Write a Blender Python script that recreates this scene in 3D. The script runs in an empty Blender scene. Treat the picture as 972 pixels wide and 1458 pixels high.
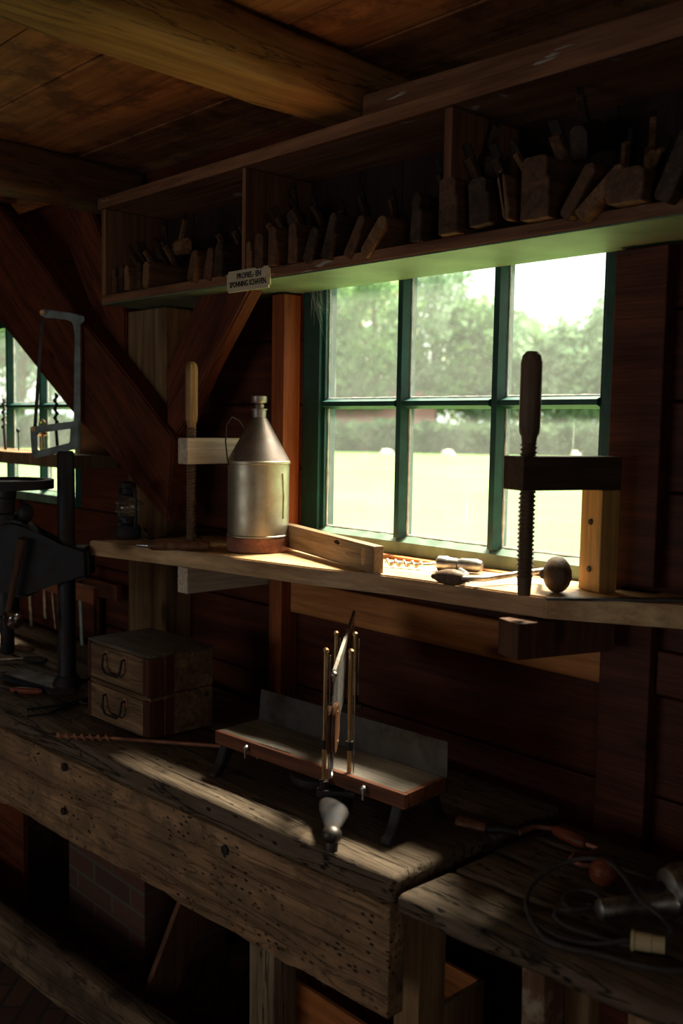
import bpy, bmesh, math, random
from mathutils import Vector, Matrix, noise
random.seed(7)
C = bpy.context.scene.collection
ORDER = []
sin, cos, pi, R = math.sin, math.cos, math.pi, math.radians

# ------------------------------------------------------------------ camera
FPX, W, H = 1400.0, 972, 1458
CAM = Vector((0, -1.8, 1.6))
yaw, roll, pitch = R(47), 0.017, math.atan((729-607)/1400)
F = Vector((-sin(yaw)*cos(pitch), cos(yaw)*cos(pitch), -sin(pitch)))
Rt = F.cross(Vector((0, 0, 1))).normalized(); Up = Rt.cross(F)
Rr = Rt*cos(roll)+Up*sin(roll); Ur = Up*cos(roll)-Rt*sin(roll)
def P(px, py, **k):
    """surveyed point: where the sight line of a picture point meets a known plane of the room"""
    d = F*FPX + Rr*(px-W/2) - Ur*(py-H/2)
    (a, v), = k.items(); i = 'xyz'.index(a)
    return CAM + d*((v-CAM[i])/d[i])
cd = bpy.data.cameras.new('camera'); cam = bpy.data.objects.new('camera', cd); C.objects.link(cam)
M = Matrix((Rr, Ur, -F)).transposed().to_4x4(); M.translation = CAM
cam.matrix_world = M
cd.sensor_fit = 'VERTICAL'; cd.sensor_height = 36; cd.lens = 36*FPX/H; cd.clip_start = .05; cd.clip_end = 400
cd.dof.use_dof = True; cd.dof.focus_distance = 2.35; cd.dof.aperture_fstop = 3.2
bpy.context.scene.camera = cam

# ------------------------------------------------------------------ mesh helpers
def bx(bm, c, s, m=None, bev=0, seg=2):
    r = bmesh.ops.create_cube(bm, size=1)
    vs = r['verts']
    mm = Matrix.Translation(Vector(c)) @ (m or Matrix()) @ Matrix.Diagonal((s[0], s[1], s[2], 1))
    bmesh.ops.transform(bm, matrix=mm, verts=vs)
    if bev:
        es = list({e for v in vs for e in v.link_edges})
        bmesh.ops.bevel(bm, geom=es, offset=bev, segments=seg, profile=.5, affect='EDGES')
def b2(bm, a, b, bev=0, m=None):
    a, b = Vector(a), Vector(b); s = b-a
    bx(bm, (a+b)/2, [abs(q) for q in s], m, bev)
def ring(bm, c, r, x, y, n):
    return [bm.verts.new(c + x*(r*cos(2*pi*i/n)) + y*(r*sin(2*pi*i/n))) for i in range(n)]
def tube(bm, pts, rad, n=12, closed=False, flat=1.0):
    pts = [Vector(p) for p in pts]
    if not hasattr(rad, '__len__'): rad = [rad]*len(pts)
    rings = []; prev = None; N = len(pts)
    for i, p in enumerate(pts):
        if closed: t = pts[(i+1) % N]-pts[i-1]
        else: t = pts[min(i+1, N-1)]-pts[max(i-1, 0)]
        t.normalize()
        if prev is None:
            a = Vector((0, 0, 1)) if abs(t.z) < .9 else Vector((1, 0, 0))
            x = t.cross(a).normalized()
        else:
            x = (prev - t*prev.dot(t)).normalized()
        prev = x; y = t.cross(x)
        rings.append(ring(bm, p, rad[i], x, y*flat, n))
    for i in range(N if closed else N-1):
        a, b = rings[i], rings[(i+1) % N]
        for j in range(n):
            bm.faces.new((a[j], a[(j+1) % n], b[(j+1) % n], b[j]))
    if not closed:
        bm.faces.new(rings[0][::-1]); bm.faces.new(rings[-1])
def lathe(bm, prof, n=32, m=None, o=(0, 0, 0)):
    m = m or Matrix(); o = Vector(o)
    X, Y, Z = (m.to_3x3() @ Vector(v) for v in ((1, 0, 0), (0, 1, 0), (0, 0, 1)))
    rs = [ring(bm, o+Z*z, max(r, 1e-4), X, Y, n) for r, z in prof]
    for a, b in zip(rs, rs[1:]):
        for j in range(n): bm.faces.new((a[j], a[(j+1) % n], b[(j+1) % n], b[j]))
    bm.faces.new(rs[0][::-1]); bm.faces.new(rs[-1])
def prism(bm, poly, axis, a, b, bev=0):
    """poly in the two other axes (cyclic order kept x<y<z), extruded a..b along axis"""
    def mk(p, t):
        l = list(p); l.insert('xyz'.index(axis), t); return bm.verts.new(l)
    A = [mk(p, a) for p in poly]; B = [mk(p, b) for p in poly]; n = len(poly)
    fs = [bm.faces.new(A), bm.faces.new(B[::-1])]
    for i in range(n): fs.append(bm.faces.new((A[i], B[i], B[(i+1) % n], A[(i+1) % n])))
    bmesh.ops.recalc_face_normals(bm, faces=fs)
    if bev: bmesh.ops.bevel(bm, geom=list({e for f in fs for e in f.edges}), offset=bev, segments=2, affect='EDGES')
def dirm(d, up=(0, 0, 1)):
    """matrix whose Z is d"""
    return Vector(d).normalized().to_track_quat('Z', 'Y').to_matrix().to_4x4()
def rough(bm, step=.04, amp=.003, axis=0, sc=6, seed=0):
    mn = min(v.co[axis] for v in bm.verts); mx = max(v.co[axis] for v in bm.verts)
    no = [0, 0, 0]; no[axis] = 1
    t = mn+step
    while t < mx-step*.3:
        p = [0, 0, 0]; p[axis] = t
        bmesh.ops.bisect_plane(bm, geom=bm.verts[:]+bm.edges[:]+bm.faces[:], plane_co=p, plane_no=no)
        t += step
    for v in bm.verts:
        v.co += noise.noise_vector(v.co*sc+Vector((seed, seed, 0)))*amp + noise.noise_vector(v.co*sc*4)*amp*.4
def obj(name, bm, mat, parent=None, smooth=False, kind=None, loc=None):
    bmesh.ops.recalc_face_normals(bm, faces=bm.faces[:])
    me = bpy.data.meshes.new(name); bm.to_mesh(me); bm.free()
    o = bpy.data.objects.new(name, me); C.objects.link(o)
    me.materials.append(mat)
    if smooth:
        me.polygons.foreach_set('use_smooth', [True]*len(me.polygons))
        me.set_sharp_from_angle(angle=R(38))
    ORDER.append(o)
    if parent: o.parent = parent
    if kind: o['kind'] = kind
    if loc: o.location = loc
    return o
def bmn(): return bmesh.new()
def tag(o, label, cat, group=None, kind=None):
    o['label'] = label; o['category'] = cat
    if group: o['group'] = group
    if kind: o['kind'] = kind
    return o
def thing(name, label, cat, loc=(0, 0, 0), rz=0, group=None, rot=None):
    o = bpy.data.objects.new(name, None); C.objects.link(o)
    o.empty_display_size = .02
    o.location = loc; o.rotation_euler = rot or (0, 0, rz)
    return tag(o, label, cat, group)
def struct(name, bm, m, smooth=False): return obj(name, bm, m, smooth=smooth, kind='structure')
def box1(name, a, b, mat, parent=None, bev=.002, smooth=False):
    bm = bmn(); b2(bm, a, b, bev); return obj(name, bm, mat, parent, smooth)

# ------------------------------------------------------------------ materials
def new(name):
    m = bpy.data.materials.new(name); m.use_nodes = True
    nt = m.node_tree; bs = nt.nodes['Principled BSDF']
    return m, nt, bs
def N(nt, t, **k):
    n = nt.nodes.new(t)
    for a, v in k.items():
        if a in n.inputs: n.inputs[a].default_value = v
        else: setattr(n, a, v)
    return n
def ramp(nt, src, stops):
    r = nt.nodes.new('ShaderNodeValToRGB'); cr = r.color_ramp
    while len(cr.elements) < len(stops): cr.elements.new(.5)
    for e, (p, c) in zip(cr.elements, stops): e.position = p; e.color = (*c, 1) if len(c) == 3 else c
    nt.links.new(src, r.inputs[0]); return r.outputs[0]
def mix(nt, fac, a, b, mode='MIX'):
    n = nt.nodes.new('ShaderNodeMix'); n.data_type = 'RGBA'; n.blend_type = mode
    for i, v in ((0, fac), (6, a), (7, b)):
        if hasattr(v, 'links') or hasattr(v, 'is_linked'): nt.links.new(v, n.inputs[i])
        elif i == 0: n.inputs[0].default_value = v
        else: n.inputs[i].default_value = (*v, 1)
    return n.outputs[2]
def wood(name, dark, light, axis='X', rgh=.6, s=1.0, wear=.5, bump=.4, knots=True, pits=0, cracks=0, stain=None, scuff=None):
    m, nt, bs = new(name); L = nt.links
    tc = N(nt, 'ShaderNodeTexCoord'); oi = N(nt, 'ShaderNodeObjectInfo')
    add = N(nt, 'ShaderNodeVectorMath', operation='ADD'); sc_ = N(nt, 'ShaderNodeVectorMath', operation='SCALE')
    comb = N(nt, 'ShaderNodeCombineXYZ')
    for i in range(3): L.new(oi.outputs['Random'], comb.inputs[i])
    L.new(comb.outputs[0], sc_.inputs[0]); sc_.inputs['Scale'].default_value = 7.3
    L.new(tc.outputs['Object'], add.inputs[0]); L.new(sc_.outputs[0], add.inputs[1])
    v = {'X': (1.2, 14, 14), 'Y': (14, 1.2, 14), 'Z': (14, 14, 1.2)}[axis]
    mp = N(nt, 'ShaderNodeMapping'); mp.inputs['Scale'].default_value = [q*s for q in v]
    # knots warp the grain
    L.new(add.outputs[0], mp.inputs[0])
    n1 = N(nt, 'ShaderNodeTexNoise', Scale=1.0, Detail=5.0, Roughness=.6, Distortion=1.2)
    L.new(mp.outputs[0], n1.inputs[0])
    mp2 = N(nt, 'ShaderNodeMapping'); mp2.inputs['Scale'].default_value = [q*s*(5 if q > 2 else 2.2) for q in v]
    L.new(add.outputs[0], mp2.inputs[0])
    n2 = N(nt, 'ShaderNodeTexNoise', Scale=1.0, Detail=4.0, Roughness=.7)
    L.new(mp2.outputs[0], n2.inputs[0])
    col = ramp(nt, n1.outputs[0], [(.3, dark), (.52, [(a+b)/2 for a, b in zip(dark, light)]), (.72, light)])
    fine = ramp(nt, n2.outputs[0], [(.3, (.45, .42, .4)), (.6, (1, 1, 1))])
    col = mix(nt, .75, col, fine, 'MULTIPLY')
    big = N(nt, 'ShaderNodeTexNoise', Scale=3.2*s, Detail=3.0); L.new(add.outputs[0], big.inputs[0])
    wv = ramp(nt, big.outputs[0], [(.35, (.5, .46, .42)), (.6, (1.0, 1.0, 1.0))])
    col = mix(nt, wear, col, wv, 'MULTIPLY')
    h = n2.outputs[0]
    if knots:
        mk = N(nt, 'ShaderNodeMapping'); mk.inputs['Scale'].default_value = [q*s*.42 if q > 2 else q*s*2.0 for q in v]
        L.new(add.outputs[0], mk.inputs[0])
        vo = N(nt, 'ShaderNodeTexVoronoi', Scale=1.0, Randomness=1.0); L.new(mk.outputs[0], vo.inputs[0])
        kf = ramp(nt, vo.outputs['Distance'], [(.05, (1, 1, 1)), (.13, (0, 0, 0))])
        col = mix(nt, kf, col, [q*.35 for q in dark])
    if stain:
        sn = N(nt, 'ShaderNodeTexNoise', Scale=9*s, Detail=6.0, Roughness=.7); L.new(add.outputs[0], sn.inputs[0])
        col = mix(nt, ramp(nt, sn.outputs[0], [(.48, (0, 0, 0)), (.62, (1, 1, 1))]), col, stain)
    if pits:
        vp = N(nt, 'ShaderNodeTexVoronoi', Scale=55.0*pits); 
        mpp = N(nt, 'ShaderNodeMapping'); mpp.inputs['Scale'].default_value = [.45 if q < 2 else 1 for q in v]
        L.new(add.outputs[0], mpp.inputs[0]); L.new(mpp.outputs[0], vp.inputs[0])
        pn = N(nt, 'ShaderNodeTexNoise', Scale=7.0, Detail=2.0); L.new(add.outputs[0], pn.inputs[0])
        pm = N(nt, 'ShaderNodeMath', operation='MULTIPLY')
        pf = ramp(nt, vp.outputs['Distance'], [(.13, (1, 1, 1)), (.27, (0, 0, 0))])
        L.new(pf, pm.inputs[0]); L.new(ramp(nt, pn.outputs[0], [(.42, (0, 0, 0)), (.56, (1, 1, 1))]), pm.inputs[1])
        col = mix(nt, pm.outputs[0], col, (.012, .008, .006))
        sub = N(nt, 'ShaderNodeMath', operation='SUBTRACT'); L.new(h, sub.inputs[0]); L.new(pm.outputs[0], sub.inputs[1]); h = sub.outputs[0]
    if cracks:
        mc = N(nt, 'ShaderNodeMapping'); mc.inputs['Scale'].default_value = [q*s*(1.6 if q > 2 else .9) for q in v]
        L.new(add.outputs[0], mc.inputs[0])
        nc = N(nt, 'ShaderNodeTexNoise', Scale=1.0, Detail=8.0, Roughness=.55, Distortion=.6); L.new(mc.outputs[0], nc.inputs[0])
        cf = ramp(nt, nc.outputs[0], [(.485, (0, 0, 0)), (.5, (cracks,)*3), (.515, (0, 0, 0))])
        col = mix(nt, cf, col, (.015, .01, .007))
        sub = N(nt, 'ShaderNodeMath', operation='SUBTRACT'); L.new(h, sub.inputs[0]); L.new(cf, sub.inputs[1]); h = sub.outputs[0]
    if scuff:
        ms = N(nt, 'ShaderNodeMapping'); ms.inputs['Scale'].default_value = (7, 7, 40)
        L.new(add.outputs[0], ms.inputs[0])
        ns = N(nt, 'ShaderNodeTexNoise', Scale=1.0, Detail=3.0); L.new(ms.outputs[0], ns.inputs[0])
        col = mix(nt, ramp(nt, ns.outputs[0], [(.67, (0, 0, 0)), (.7, (.8, .8, .8))]), col, scuff)
    L.new(col, bs.inputs['Base Color'])
    bs.inputs['Roughness'].default_value = rgh
    bs.inputs['Specular IOR Level'].default_value = .22
    bp = N(nt, 'ShaderNodeBump', Strength=bump, Distance=.004); L.new(h, bp.inputs['Height'])
    L.new(bp.outputs[0], bs.inputs['Normal'])
    return m
def metal(name, col, rgh=.4, rust=None, met=1.0, sc=18, amt=(.45, .65), bump=.2):
    m, nt, bs = new(name); L = nt.links
    tc = N(nt, 'ShaderNodeTexCoord'); n = N(nt, 'ShaderNodeTexNoise', Scale=sc, Detail=6.0, Roughness=.65)
    L.new(tc.outputs['Object'], n.inputs[0])
    c = mix(nt, ramp(nt, n.outputs[0], [(amt[0], (0, 0, 0)), (amt[1], (1, 1, 1))]), col, rust or [q*.6 for q in col])
    L.new(c, bs.inputs['Base Color']); bs.inputs['Metallic'].default_value = met
    L.new(ramp(nt, n.outputs[0], [(.3, (rgh*.8,)*3), (.7, (min(1, rgh*1.4),)*3)]), bs.inputs['Roughness'])
    bp = N(nt, 'ShaderNodeBump', Strength=bump, Distance=.002); L.new(n.outputs[0], bp.inputs['Height']); L.new(bp.outputs[0], bs.inputs['Normal'])
    return m
def plain(name, col, rgh=.6, var=.25, sc=12, met=0, spec=.4):
    m, nt, bs = new(name); L = nt.links
    tc = N(nt, 'ShaderNodeTexCoord'); n = N(nt, 'ShaderNodeTexNoise', Scale=sc, Detail=5.0)
    L.new(tc.outputs['Object'], n.inputs[0])
    L.new(ramp(nt, n.outputs[0], [(.3, [q*(1-var) for q in col]), (.7, [min(1, q*(1+var)) for q in col])]), bs.inputs['Base Color'])
    bs.inputs['Roughness'].default_value = rgh; bs.inputs['Metallic'].default_value = met
    bs.inputs['Specular IOR Level'].default_value = spec
    return m

RED = ((.045, .012, .006), (.14, .04, .018))
W_dark = wood('shaded_back_boards', (.018, .008, .005), (.05, .022, .012), axis='Z', rgh=.7)  # shade inside the wall shelf put into the back board colour
W_wall = wood('wall_boards', (.045, .009, .004), (.15, .036, .013), axis='X', s=1.2, rgh=.55)
W_stud = wood('red_stud', (.16, .036, .012), (.50, .14, .04), axis='Z', rgh=.5)
W_rail = wood('orange_rail', (.34, .105, .028), (.74, .30, .09), axis='X', rgh=.5)  # bounced light on the rail below the shelf raised into its colour
W_brace = wood('brace_wood', (.075, .018, .008), (.25, .066, .026), axis='X', rgh=.5, cracks=.8)
W_post = wood('pale_post', (.15, .08, .035), (.40, .24, .11), axis='Z', rgh=.7)
W_ceil = wood('ceiling_boards', (.24, .085, .03), (.56, .24, .085), axis='X', s=.9, rgh=.6, stain=(.12, .045, .02))
W_beam = wood('ceiling_beam', (.24, .10, .03), (.56, .29, .09), axis='Y', s=.8, rgh=.6, cracks=.7)
W_beamd = wood('dark_beam', (.08, .035, .016), (.26, .12, .05), axis='Y', s=.8, rgh=.65, cracks=.7)
W_cab = wood('cabinet_wood', (.17, .07, .034), (.42, .20, .095), axis='X', rgh=.5, scuff=(.45, .42, .36))
W_cabv = wood('cabinet_upright', (.17, .07, .034), (.42, .20, .095), axis='Z', rgh=.5)
W_shelf = wood('shelf_pine', (.46, .25, .11), (.85, .58, .30), axis='X', s=.8, rgh=.42, wear=.15, bump=.2)
W_bench = wood('bench_oak', (.075, .052, .033), (.26, .19, .125), axis='X', s=1.3, rgh=.75, bump=.9, pits=1.0, cracks=.9, stain=(.12, .08, .05))
W_apron = wood('bench_apron', (.18, .10, .052), (.50, .30, .155), axis='X', s=1.0, rgh=.75, bump=.7, pits=1.5, cracks=.5, stain=(.17, .105, .055))
W_lowrail = wood('blotchy_rail', (.05, .035, .022), (.26, .18, .11), axis='X', s=1.0, rgh=.8, bump=.7, cracks=.8, stain=(.04, .026, .018))
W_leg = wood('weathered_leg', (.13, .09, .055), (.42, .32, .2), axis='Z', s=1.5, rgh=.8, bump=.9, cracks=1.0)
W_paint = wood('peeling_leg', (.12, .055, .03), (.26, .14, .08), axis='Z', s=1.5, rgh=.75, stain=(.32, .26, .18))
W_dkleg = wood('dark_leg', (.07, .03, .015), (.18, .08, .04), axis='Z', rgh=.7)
W_pale = wood('pale_board', (.22, .13, .06), (.45, .28, .14), axis='Z', rgh=.7)
W_box = wood('toolbox_wood', (.13, .07, .035), (.40, .25, .13), axis='X', s=2, rgh=.6, cracks=.6, wear=.7)
W_boxr = wood('toolbox_red_strip', (.06, .018, .01), (.14, .045, .025), axis='Z', s=2, rgh=.55)
W_boxt = wood('toolbox_top', (.09, .075, .055), (.22, .19, .15), axis='X', s=2, rgh=.6, wear=.7)  # greyer tone for the lid than for the box body
W_plane = wood('plane_beech', (.075, .035, .018), (.22, .11, .055), axis='Y', s=2, rgh=.5, knots=False)
W_plane2 = wood('plane_dark', (.035, .02, .013), (.11, .065, .04), axis='Y', s=2, rgh=.5, knots=False)
W_plane3 = wood('plane_orange', (.16, .075, .033), (.36, .19, .085), axis='Y', s=2, rgh=.45, knots=False)
W_clamp = wood('pale_clamp', (.6, .45, .31), (.82, .68, .5), axis='Y', s=1.5, rgh=.6, wear=.2, knots=False, bump=.15)
W_clamp_shade = wood('clamp_arm_shaded', (.05, .03, .018), (.13, .075, .04), axis='Y', s=1.5, rgh=.6, knots=False)  # right clamp's arm: its shaded side put into the wood colour
W_clamp_lit = wood('clamp_post_lit', (.55, .30, .08), (.85, .52, .18), axis='Z', s=1, rgh=.5, wear=.2, knots=False)  # same clamp's post: light on its front put into the wood colour
W_screw = wood('boxwood_screw', (.12, .075, .045), (.26, .17, .1), axis='Z', s=2, rgh=.5, knots=False)
W_grip = wood('turned_grip', (.32, .16, .06), (.6, .35, .14), axis='Z', s=2, rgh=.4, knots=False)
W_gripd = wood('dark_grip', (.12, .05, .025), (.26, .12, .06), axis='Z', s=2, rgh=.35, knots=False)
W_red = wood('red_grip', (.18, .04, .018), (.34, .09, .04), axis='X', s=3, rgh=.35, knots=False)
W_level = wood('level_wood', (.2, .12, .06), (.40, .26, .14), axis='X', s=1.5, rgh=.45, wear=.35, knots=False)
W_miter = wood('miter_red_wood', (.09, .03, .014), (.26, .09, .04), axis='X', s=2, rgh=.5, knots=False)
W_bed = wood('miter_bed', (.15, .125, .10), (.34, .30, .25), axis='X', s=2, rgh=.55, knots=False)
Mt_can = metal('aged_zinc', (.50, .45, .33), .42, rust=(.30, .22, .13), sc=9, amt=(.38, .72), met=.85)
Mt_rust = metal('rusty_band', (.34, .14, .08), .6, rust=(.18, .06, .035), sc=14, met=.4)
Mt_cone = metal('dull_tin', (.34, .29, .26), .4, rust=(.2, .15, .13), sc=8, met=.9)
Mt_iron = metal('black_iron', (.022, .022, .025), .55, rust=(.035, .02, .014), met=.5)
Mt_steel = metal('worn_steel', (.46, .44, .41), .4, rust=(.16, .12, .09), sc=25)
Mt_bright = metal('polished_steel', (.75, .7, .62), .36, rust=(.5, .42, .33), sc=25)
Mt_brass = metal('aged_brass', (.62, .40, .19), .34, rust=(.32, .19, .09), sc=20)
Mt_grey = metal('grey_green_paint', (.32, .39, .35), .5, rust=(.2, .23, .2), met=.2)
Mt_plate = metal('dark_plate', (.10, .09, .08), .45, rust=(.05, .035, .028), met=.9, sc=10)
Mt_green = plain('green_paint', (.005, .045, .037), .45, .35, 20)
Mt_greenlit = plain('green_paint_lit', (.11, .17, .12), .5, .3, 25)  # daylight on the lower rail put into a paler copy of the green
Mt_shelfg = plain('underside_green', (.13, .16, .095), .6, .3, 8)
Mt_cream = plain('cream_bakelite', (.55, .43, .24), .4, .15)
Mt_sign = plain('cream_enamel', (.62, .52, .34), .35, .08)
Mt_ink = plain('black_ink', (.012, .011, .01), .6, .1)
Mt_cord = plain('dark_cord', (.05, .04, .036), .75, .3, 60)
Mt_putty = plain('white_putty', (.5, .5, .47), .8, .3, 40)
Mt_wool = plain('wool', (.6, .57, .5), .95, .15, 20)
Mt_skin = plain('sheep_face', (.35, .3, .26), .9, .1)
WORLD, EXPO, SUN, SUNDIR = 1.0, 0.0, 44.0, (.05, -.475, -.88)
REAR_FILL = (-3.5, -1.4, .75, 1.72)  # unseen opening added behind the camera, sized for the fill light
# glass: clear, dusty and scratched
def glass_mat(name, dirt=.10):
    m = bpy.data.materials.new(name); m.use_nodes = True; nt = m.node_tree; nt.nodes.clear(); L = nt.links
    out = N(nt, 'ShaderNodeOutputMaterial'); tr = N(nt, 'ShaderNodeBsdfTransparent'); gl = N(nt, 'ShaderNodeBsdfGlossy', Roughness=.03)
    tl = N(nt, 'ShaderNodeBsdfTranslucent'); tl.inputs[0].default_value = (.85, .88, .82, 1); tr.inputs[0].default_value = (.97, .99, .97, 1)
    tc = N(nt, 'ShaderNodeTexCoord')
    n = N(nt, 'ShaderNodeTexNoise', Scale=6.0, Detail=7.0, Roughness=.7); L.new(tc.outputs['Object'], n.inputs[0])
    v = N(nt, 'ShaderNodeTexVoronoi', Scale=95.0); L.new(tc.outputs['Object'], v.inputs[0])
    mp = N(nt, 'ShaderNodeMapping'); mp.inputs['Rotation'].default_value = (0, .6, 0); mp.inputs['Scale'].default_value = (90, 1, 3)
    L.new(tc.outputs['Object'], mp.inputs[0])
    s = N(nt, 'ShaderNodeTexNoise', Scale=1.0, Detail=2.0); L.new(mp.outputs[0], s.inputs[0])
    a = ramp(nt, n.outputs[0], [(.35, (dirt*.8,)*3), (.7, (dirt*1.3,)*3)])
    b = ramp(nt, v.outputs['Distance'], [(.05, (.2,)*3), (.09, (0,)*3)])
    c = ramp(nt, s.outputs[0], [(.68, (0,)*3), (.76, (.06,)*3)])
    x = mix(nt, 1.0, a, b, 'ADD'); x = mix(nt, 1.0, x, c, 'ADD')
    m1 = N(nt, 'ShaderNodeMixShader'); L.new(x, m1.inputs[0]); L.new(tr.outputs[0], m1.inputs[1]); L.new(tl.outputs[0], m1.inputs[2])
    m2 = N(nt, 'ShaderNodeMixShader', ); m2.inputs[0].default_value = .04
    L.new(m1.outputs[0], m2.inputs[1]); L.new(gl.outputs[0], m2.inputs[2]); L.new(m2.outputs[0], out.inputs[0])
    return m
G_win = glass_mat('dusty_window_glass', .022)
G_lamp = glass_mat('lantern_glass', .12)

# ------------------------------------------------------------------ world and light
w = bpy.data.worlds.new('sky'); bpy.context.scene.world = w; w.use_nodes = True
nt = w.node_tree; bg = nt.nodes['Background']
tc = N(nt, 'ShaderNodeTexCoord'); sx = N(nt, 'ShaderNodeSeparateXYZ'); nt.links.new(tc.outputs['Generated'], sx.inputs[0])
sky = ramp(nt, sx.outputs[2], [(0.0, (1.9, 1.95, 1.95)), (.2, (2.5, 2.45, 2.3)), (.6, (4.7, 4.1, 3.4)), (1.0, (6.5, 5.5, 4.4))])
nt.links.new(sky, bg.inputs[0]); bg.inputs[1].default_value = WORLD
def portal(loc, sx_, sy_, rot):
    l = bpy.data.lights.new('window_daylight', 'AREA'); l.shape = 'RECTANGLE'; l.size = sx_; l.size_y = sy_
    l.cycles.is_portal = True
    o = bpy.data.objects.new('window_daylight', l); C.objects.link(o); o.location = loc; o.rotation_euler = rot
sc = bpy.context.scene
sc.view_settings.view_transform = 'Standard'; sc.view_settings.look = 'None'; sc.view_settings.gamma = 1
sc.view_settings.use_curve_mapping = False; sc.view_settings.exposure = EXPO
sun = bpy.data.lights.new('hazy_sun', 'SUN'); sun.energy = SUN; sun.angle = R(19); sun.color = (1, .9, .74)
so = bpy.data.objects.new('hazy_sun', sun); C.objects.link(so)
so.rotation_euler = Vector(SUNDIR).to_track_quat('-Z', 'Y').to_euler()

# ------------------------------------------------------------------ room shell
ZC = 2.43
WX0, WX1, WZ0, WZ1 = -2.10, -1.095, 1.275, 2.02          # wall opening of the near window
DX = -2.275                                                # far window is the same, this far along
holes = [(WX0, WX1, WZ0, WZ1), (WX0+DX, WX1+DX, WZ0, WZ1)]
bm = bmn()
zs = [-.02, .10, .28, .47, .66, .86, 1.07, 1.275, 1.48, 1.66, 1.84, 2.02, 2.2, 2.43]
xs = sorted([-6.0, 1.6]+[h[i] for h in holes for i in (0, 1)])
for z0, z1 in zip(zs, zs[1:]):
    if WZ0-.01 <= z0 and z1 <= WZ1+.01:
        segs = [(xs[0], xs[1]), (xs[2], xs[3]), (xs[4], xs[5])]
    else: segs = [(xs[0], xs[5])]
    for a, b in segs: b2(bm, (a, 0, z0+.002), (b, .03, z1-.002), .004)
b2(bm, (-6, .031, -.02), (WX0+DX, .05, ZC)); b2(bm, (WX1+DX, .031, -.02), (WX0, .05, ZC)); b2(bm, (WX1, .031, -.02), (1.6, .05, ZC))
for h in holes:
    b2(bm, (h[0], .031, -.02), (h[1], .05, WZ0)); b2(bm, (h[0], .031, WZ1), (h[1], .05, ZC))
struct('wall_back', bm, W_wall)
def wall_with_hole(name, axis, at, lo, hi, hl, hh, z0, z1):
    bm = bmn()
    def q(a, b, c, d):
        if axis == 'x': b2(bm, (at, a, c), (at+.05, b, d))
        else: b2(bm, (a, at, c), (b, at+.05, d))
    q(lo, hl, -.02, ZC); q(hh, hi, -.02, ZC); q(hl, hh, -.02, z0); q(hl, hh, z1, ZC)
    return struct(name, bm, W_wall)
wall_with_hole('wall_front', 'y', -4.05, -6, 1.6, *REAR_FILL)
wall_with_hole('wall_right', 'x', 1.6, -4.05, .05, -3.2, -2.2, 1.0, 1.9)  # side opening out of view, added to let in daylight
bm = bmn(); b2(bm, (-6.05, -4.05, -.02), (-6, .05, ZC)); struct('wall_left', bm, W_wall)
# floor of worn brick
def brick(name, c1, c2, mortar, sc_=1.0, rot=(0, 0, 0)):
    m, nt, bs = new(name); L = nt.links
    tc = N(nt, 'ShaderNodeTexCoord'); mp = N(nt, 'ShaderNodeMapping'); mp.inputs['Rotation'].default_value = rot
    L.new(tc.outputs['Object'], mp.inputs[0])
    b = nt.nodes.new('ShaderNodeTexBrick'); L.new(mp.outputs[0], b.inputs[0])
    b.inputs['Color1'].default_value = (*c1, 1); b.inputs['Color2'].default_value = (*c2, 1); b.inputs['Mortar'].default_value = (*mortar, 1)
    b.inputs['Scale'].default_value = sc_; b.inputs['Mortar Size'].default_value = .006; b.inputs['Brick Width'].default_value = .21; b.inputs['Row Height'].default_value = .065
    L.new(b.outputs[0], bs.inputs[0]); bs.inputs['Roughness'].default_value = .85
    bp = N(nt, 'ShaderNodeBump', Strength=.6, Distance=.006); bp.invert = True; L.new(b.outputs['Fac'], bp.inputs['Height']); L.new(bp.outputs[0], bs.inputs['Normal'])
    return m
Br_floor = brick('floor_brick', (.10, .045, .03), (.06, .03, .022), (.03, .024, .02), 1, (0, 0, R(45)))
Br_pier = brick('pier_brick', (.10, .035, .022), (.06, .028, .02), (.08, .065, .05), 1, (R(90), 0, 0))
bm = bmn(); b2(bm, (-6.05, -4.05, -.06), (1.65, .05, 0)); struct('floor', bm, Br_floor)
bm = bmn(); y = -4.05; i = 0
while y < .02:
    b2(bm, (-6.05, y+.002, ZC+(.002 if i % 2 else 0)), (1.65, min(y+.19, .05)-.002, ZC+.022), .003); y += .19; i += 1
b2(bm, (-6.05, -4.05, ZC+.023), (1.65, .05, ZC+.06))
struct('ceiling', bm, W_ceil)
# studs framing the near window, horizontal rail below the shelf
def stud(n, x0, x1, y0, segs, mat=W_stud, y1=0):
    bm = bmn()
    for a, b in segs: b2(bm, (x0, y0, a), (x1, y1, b), .003)
    struct(n, bm, mat)
stud('trim_1', -2.163, -2.108, -.06, [(0, 1.22), (1.27, 1.96)])
stud('trim_2', -1.10, -.985, -.035, [(0, 1.22), (1.29, 1.96)], W_wall)
bm = bmn(); b2(bm, (-2.105, -.03, 1.075), (-1.08, 0, 1.165), .004); struct('trim_3', bm, W_rail)
bm = bmn(); b2(bm, (-.98, -.02, 1.075), (1.5, 0, 1.165), .004); struct('trim_4', bm, W_wall)
bm = bmn(); b2(bm, (-2.10, -.035, 1.262), (-1.08, 0, 1.278), .002); struct('trim_5', bm, W_rail)

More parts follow.
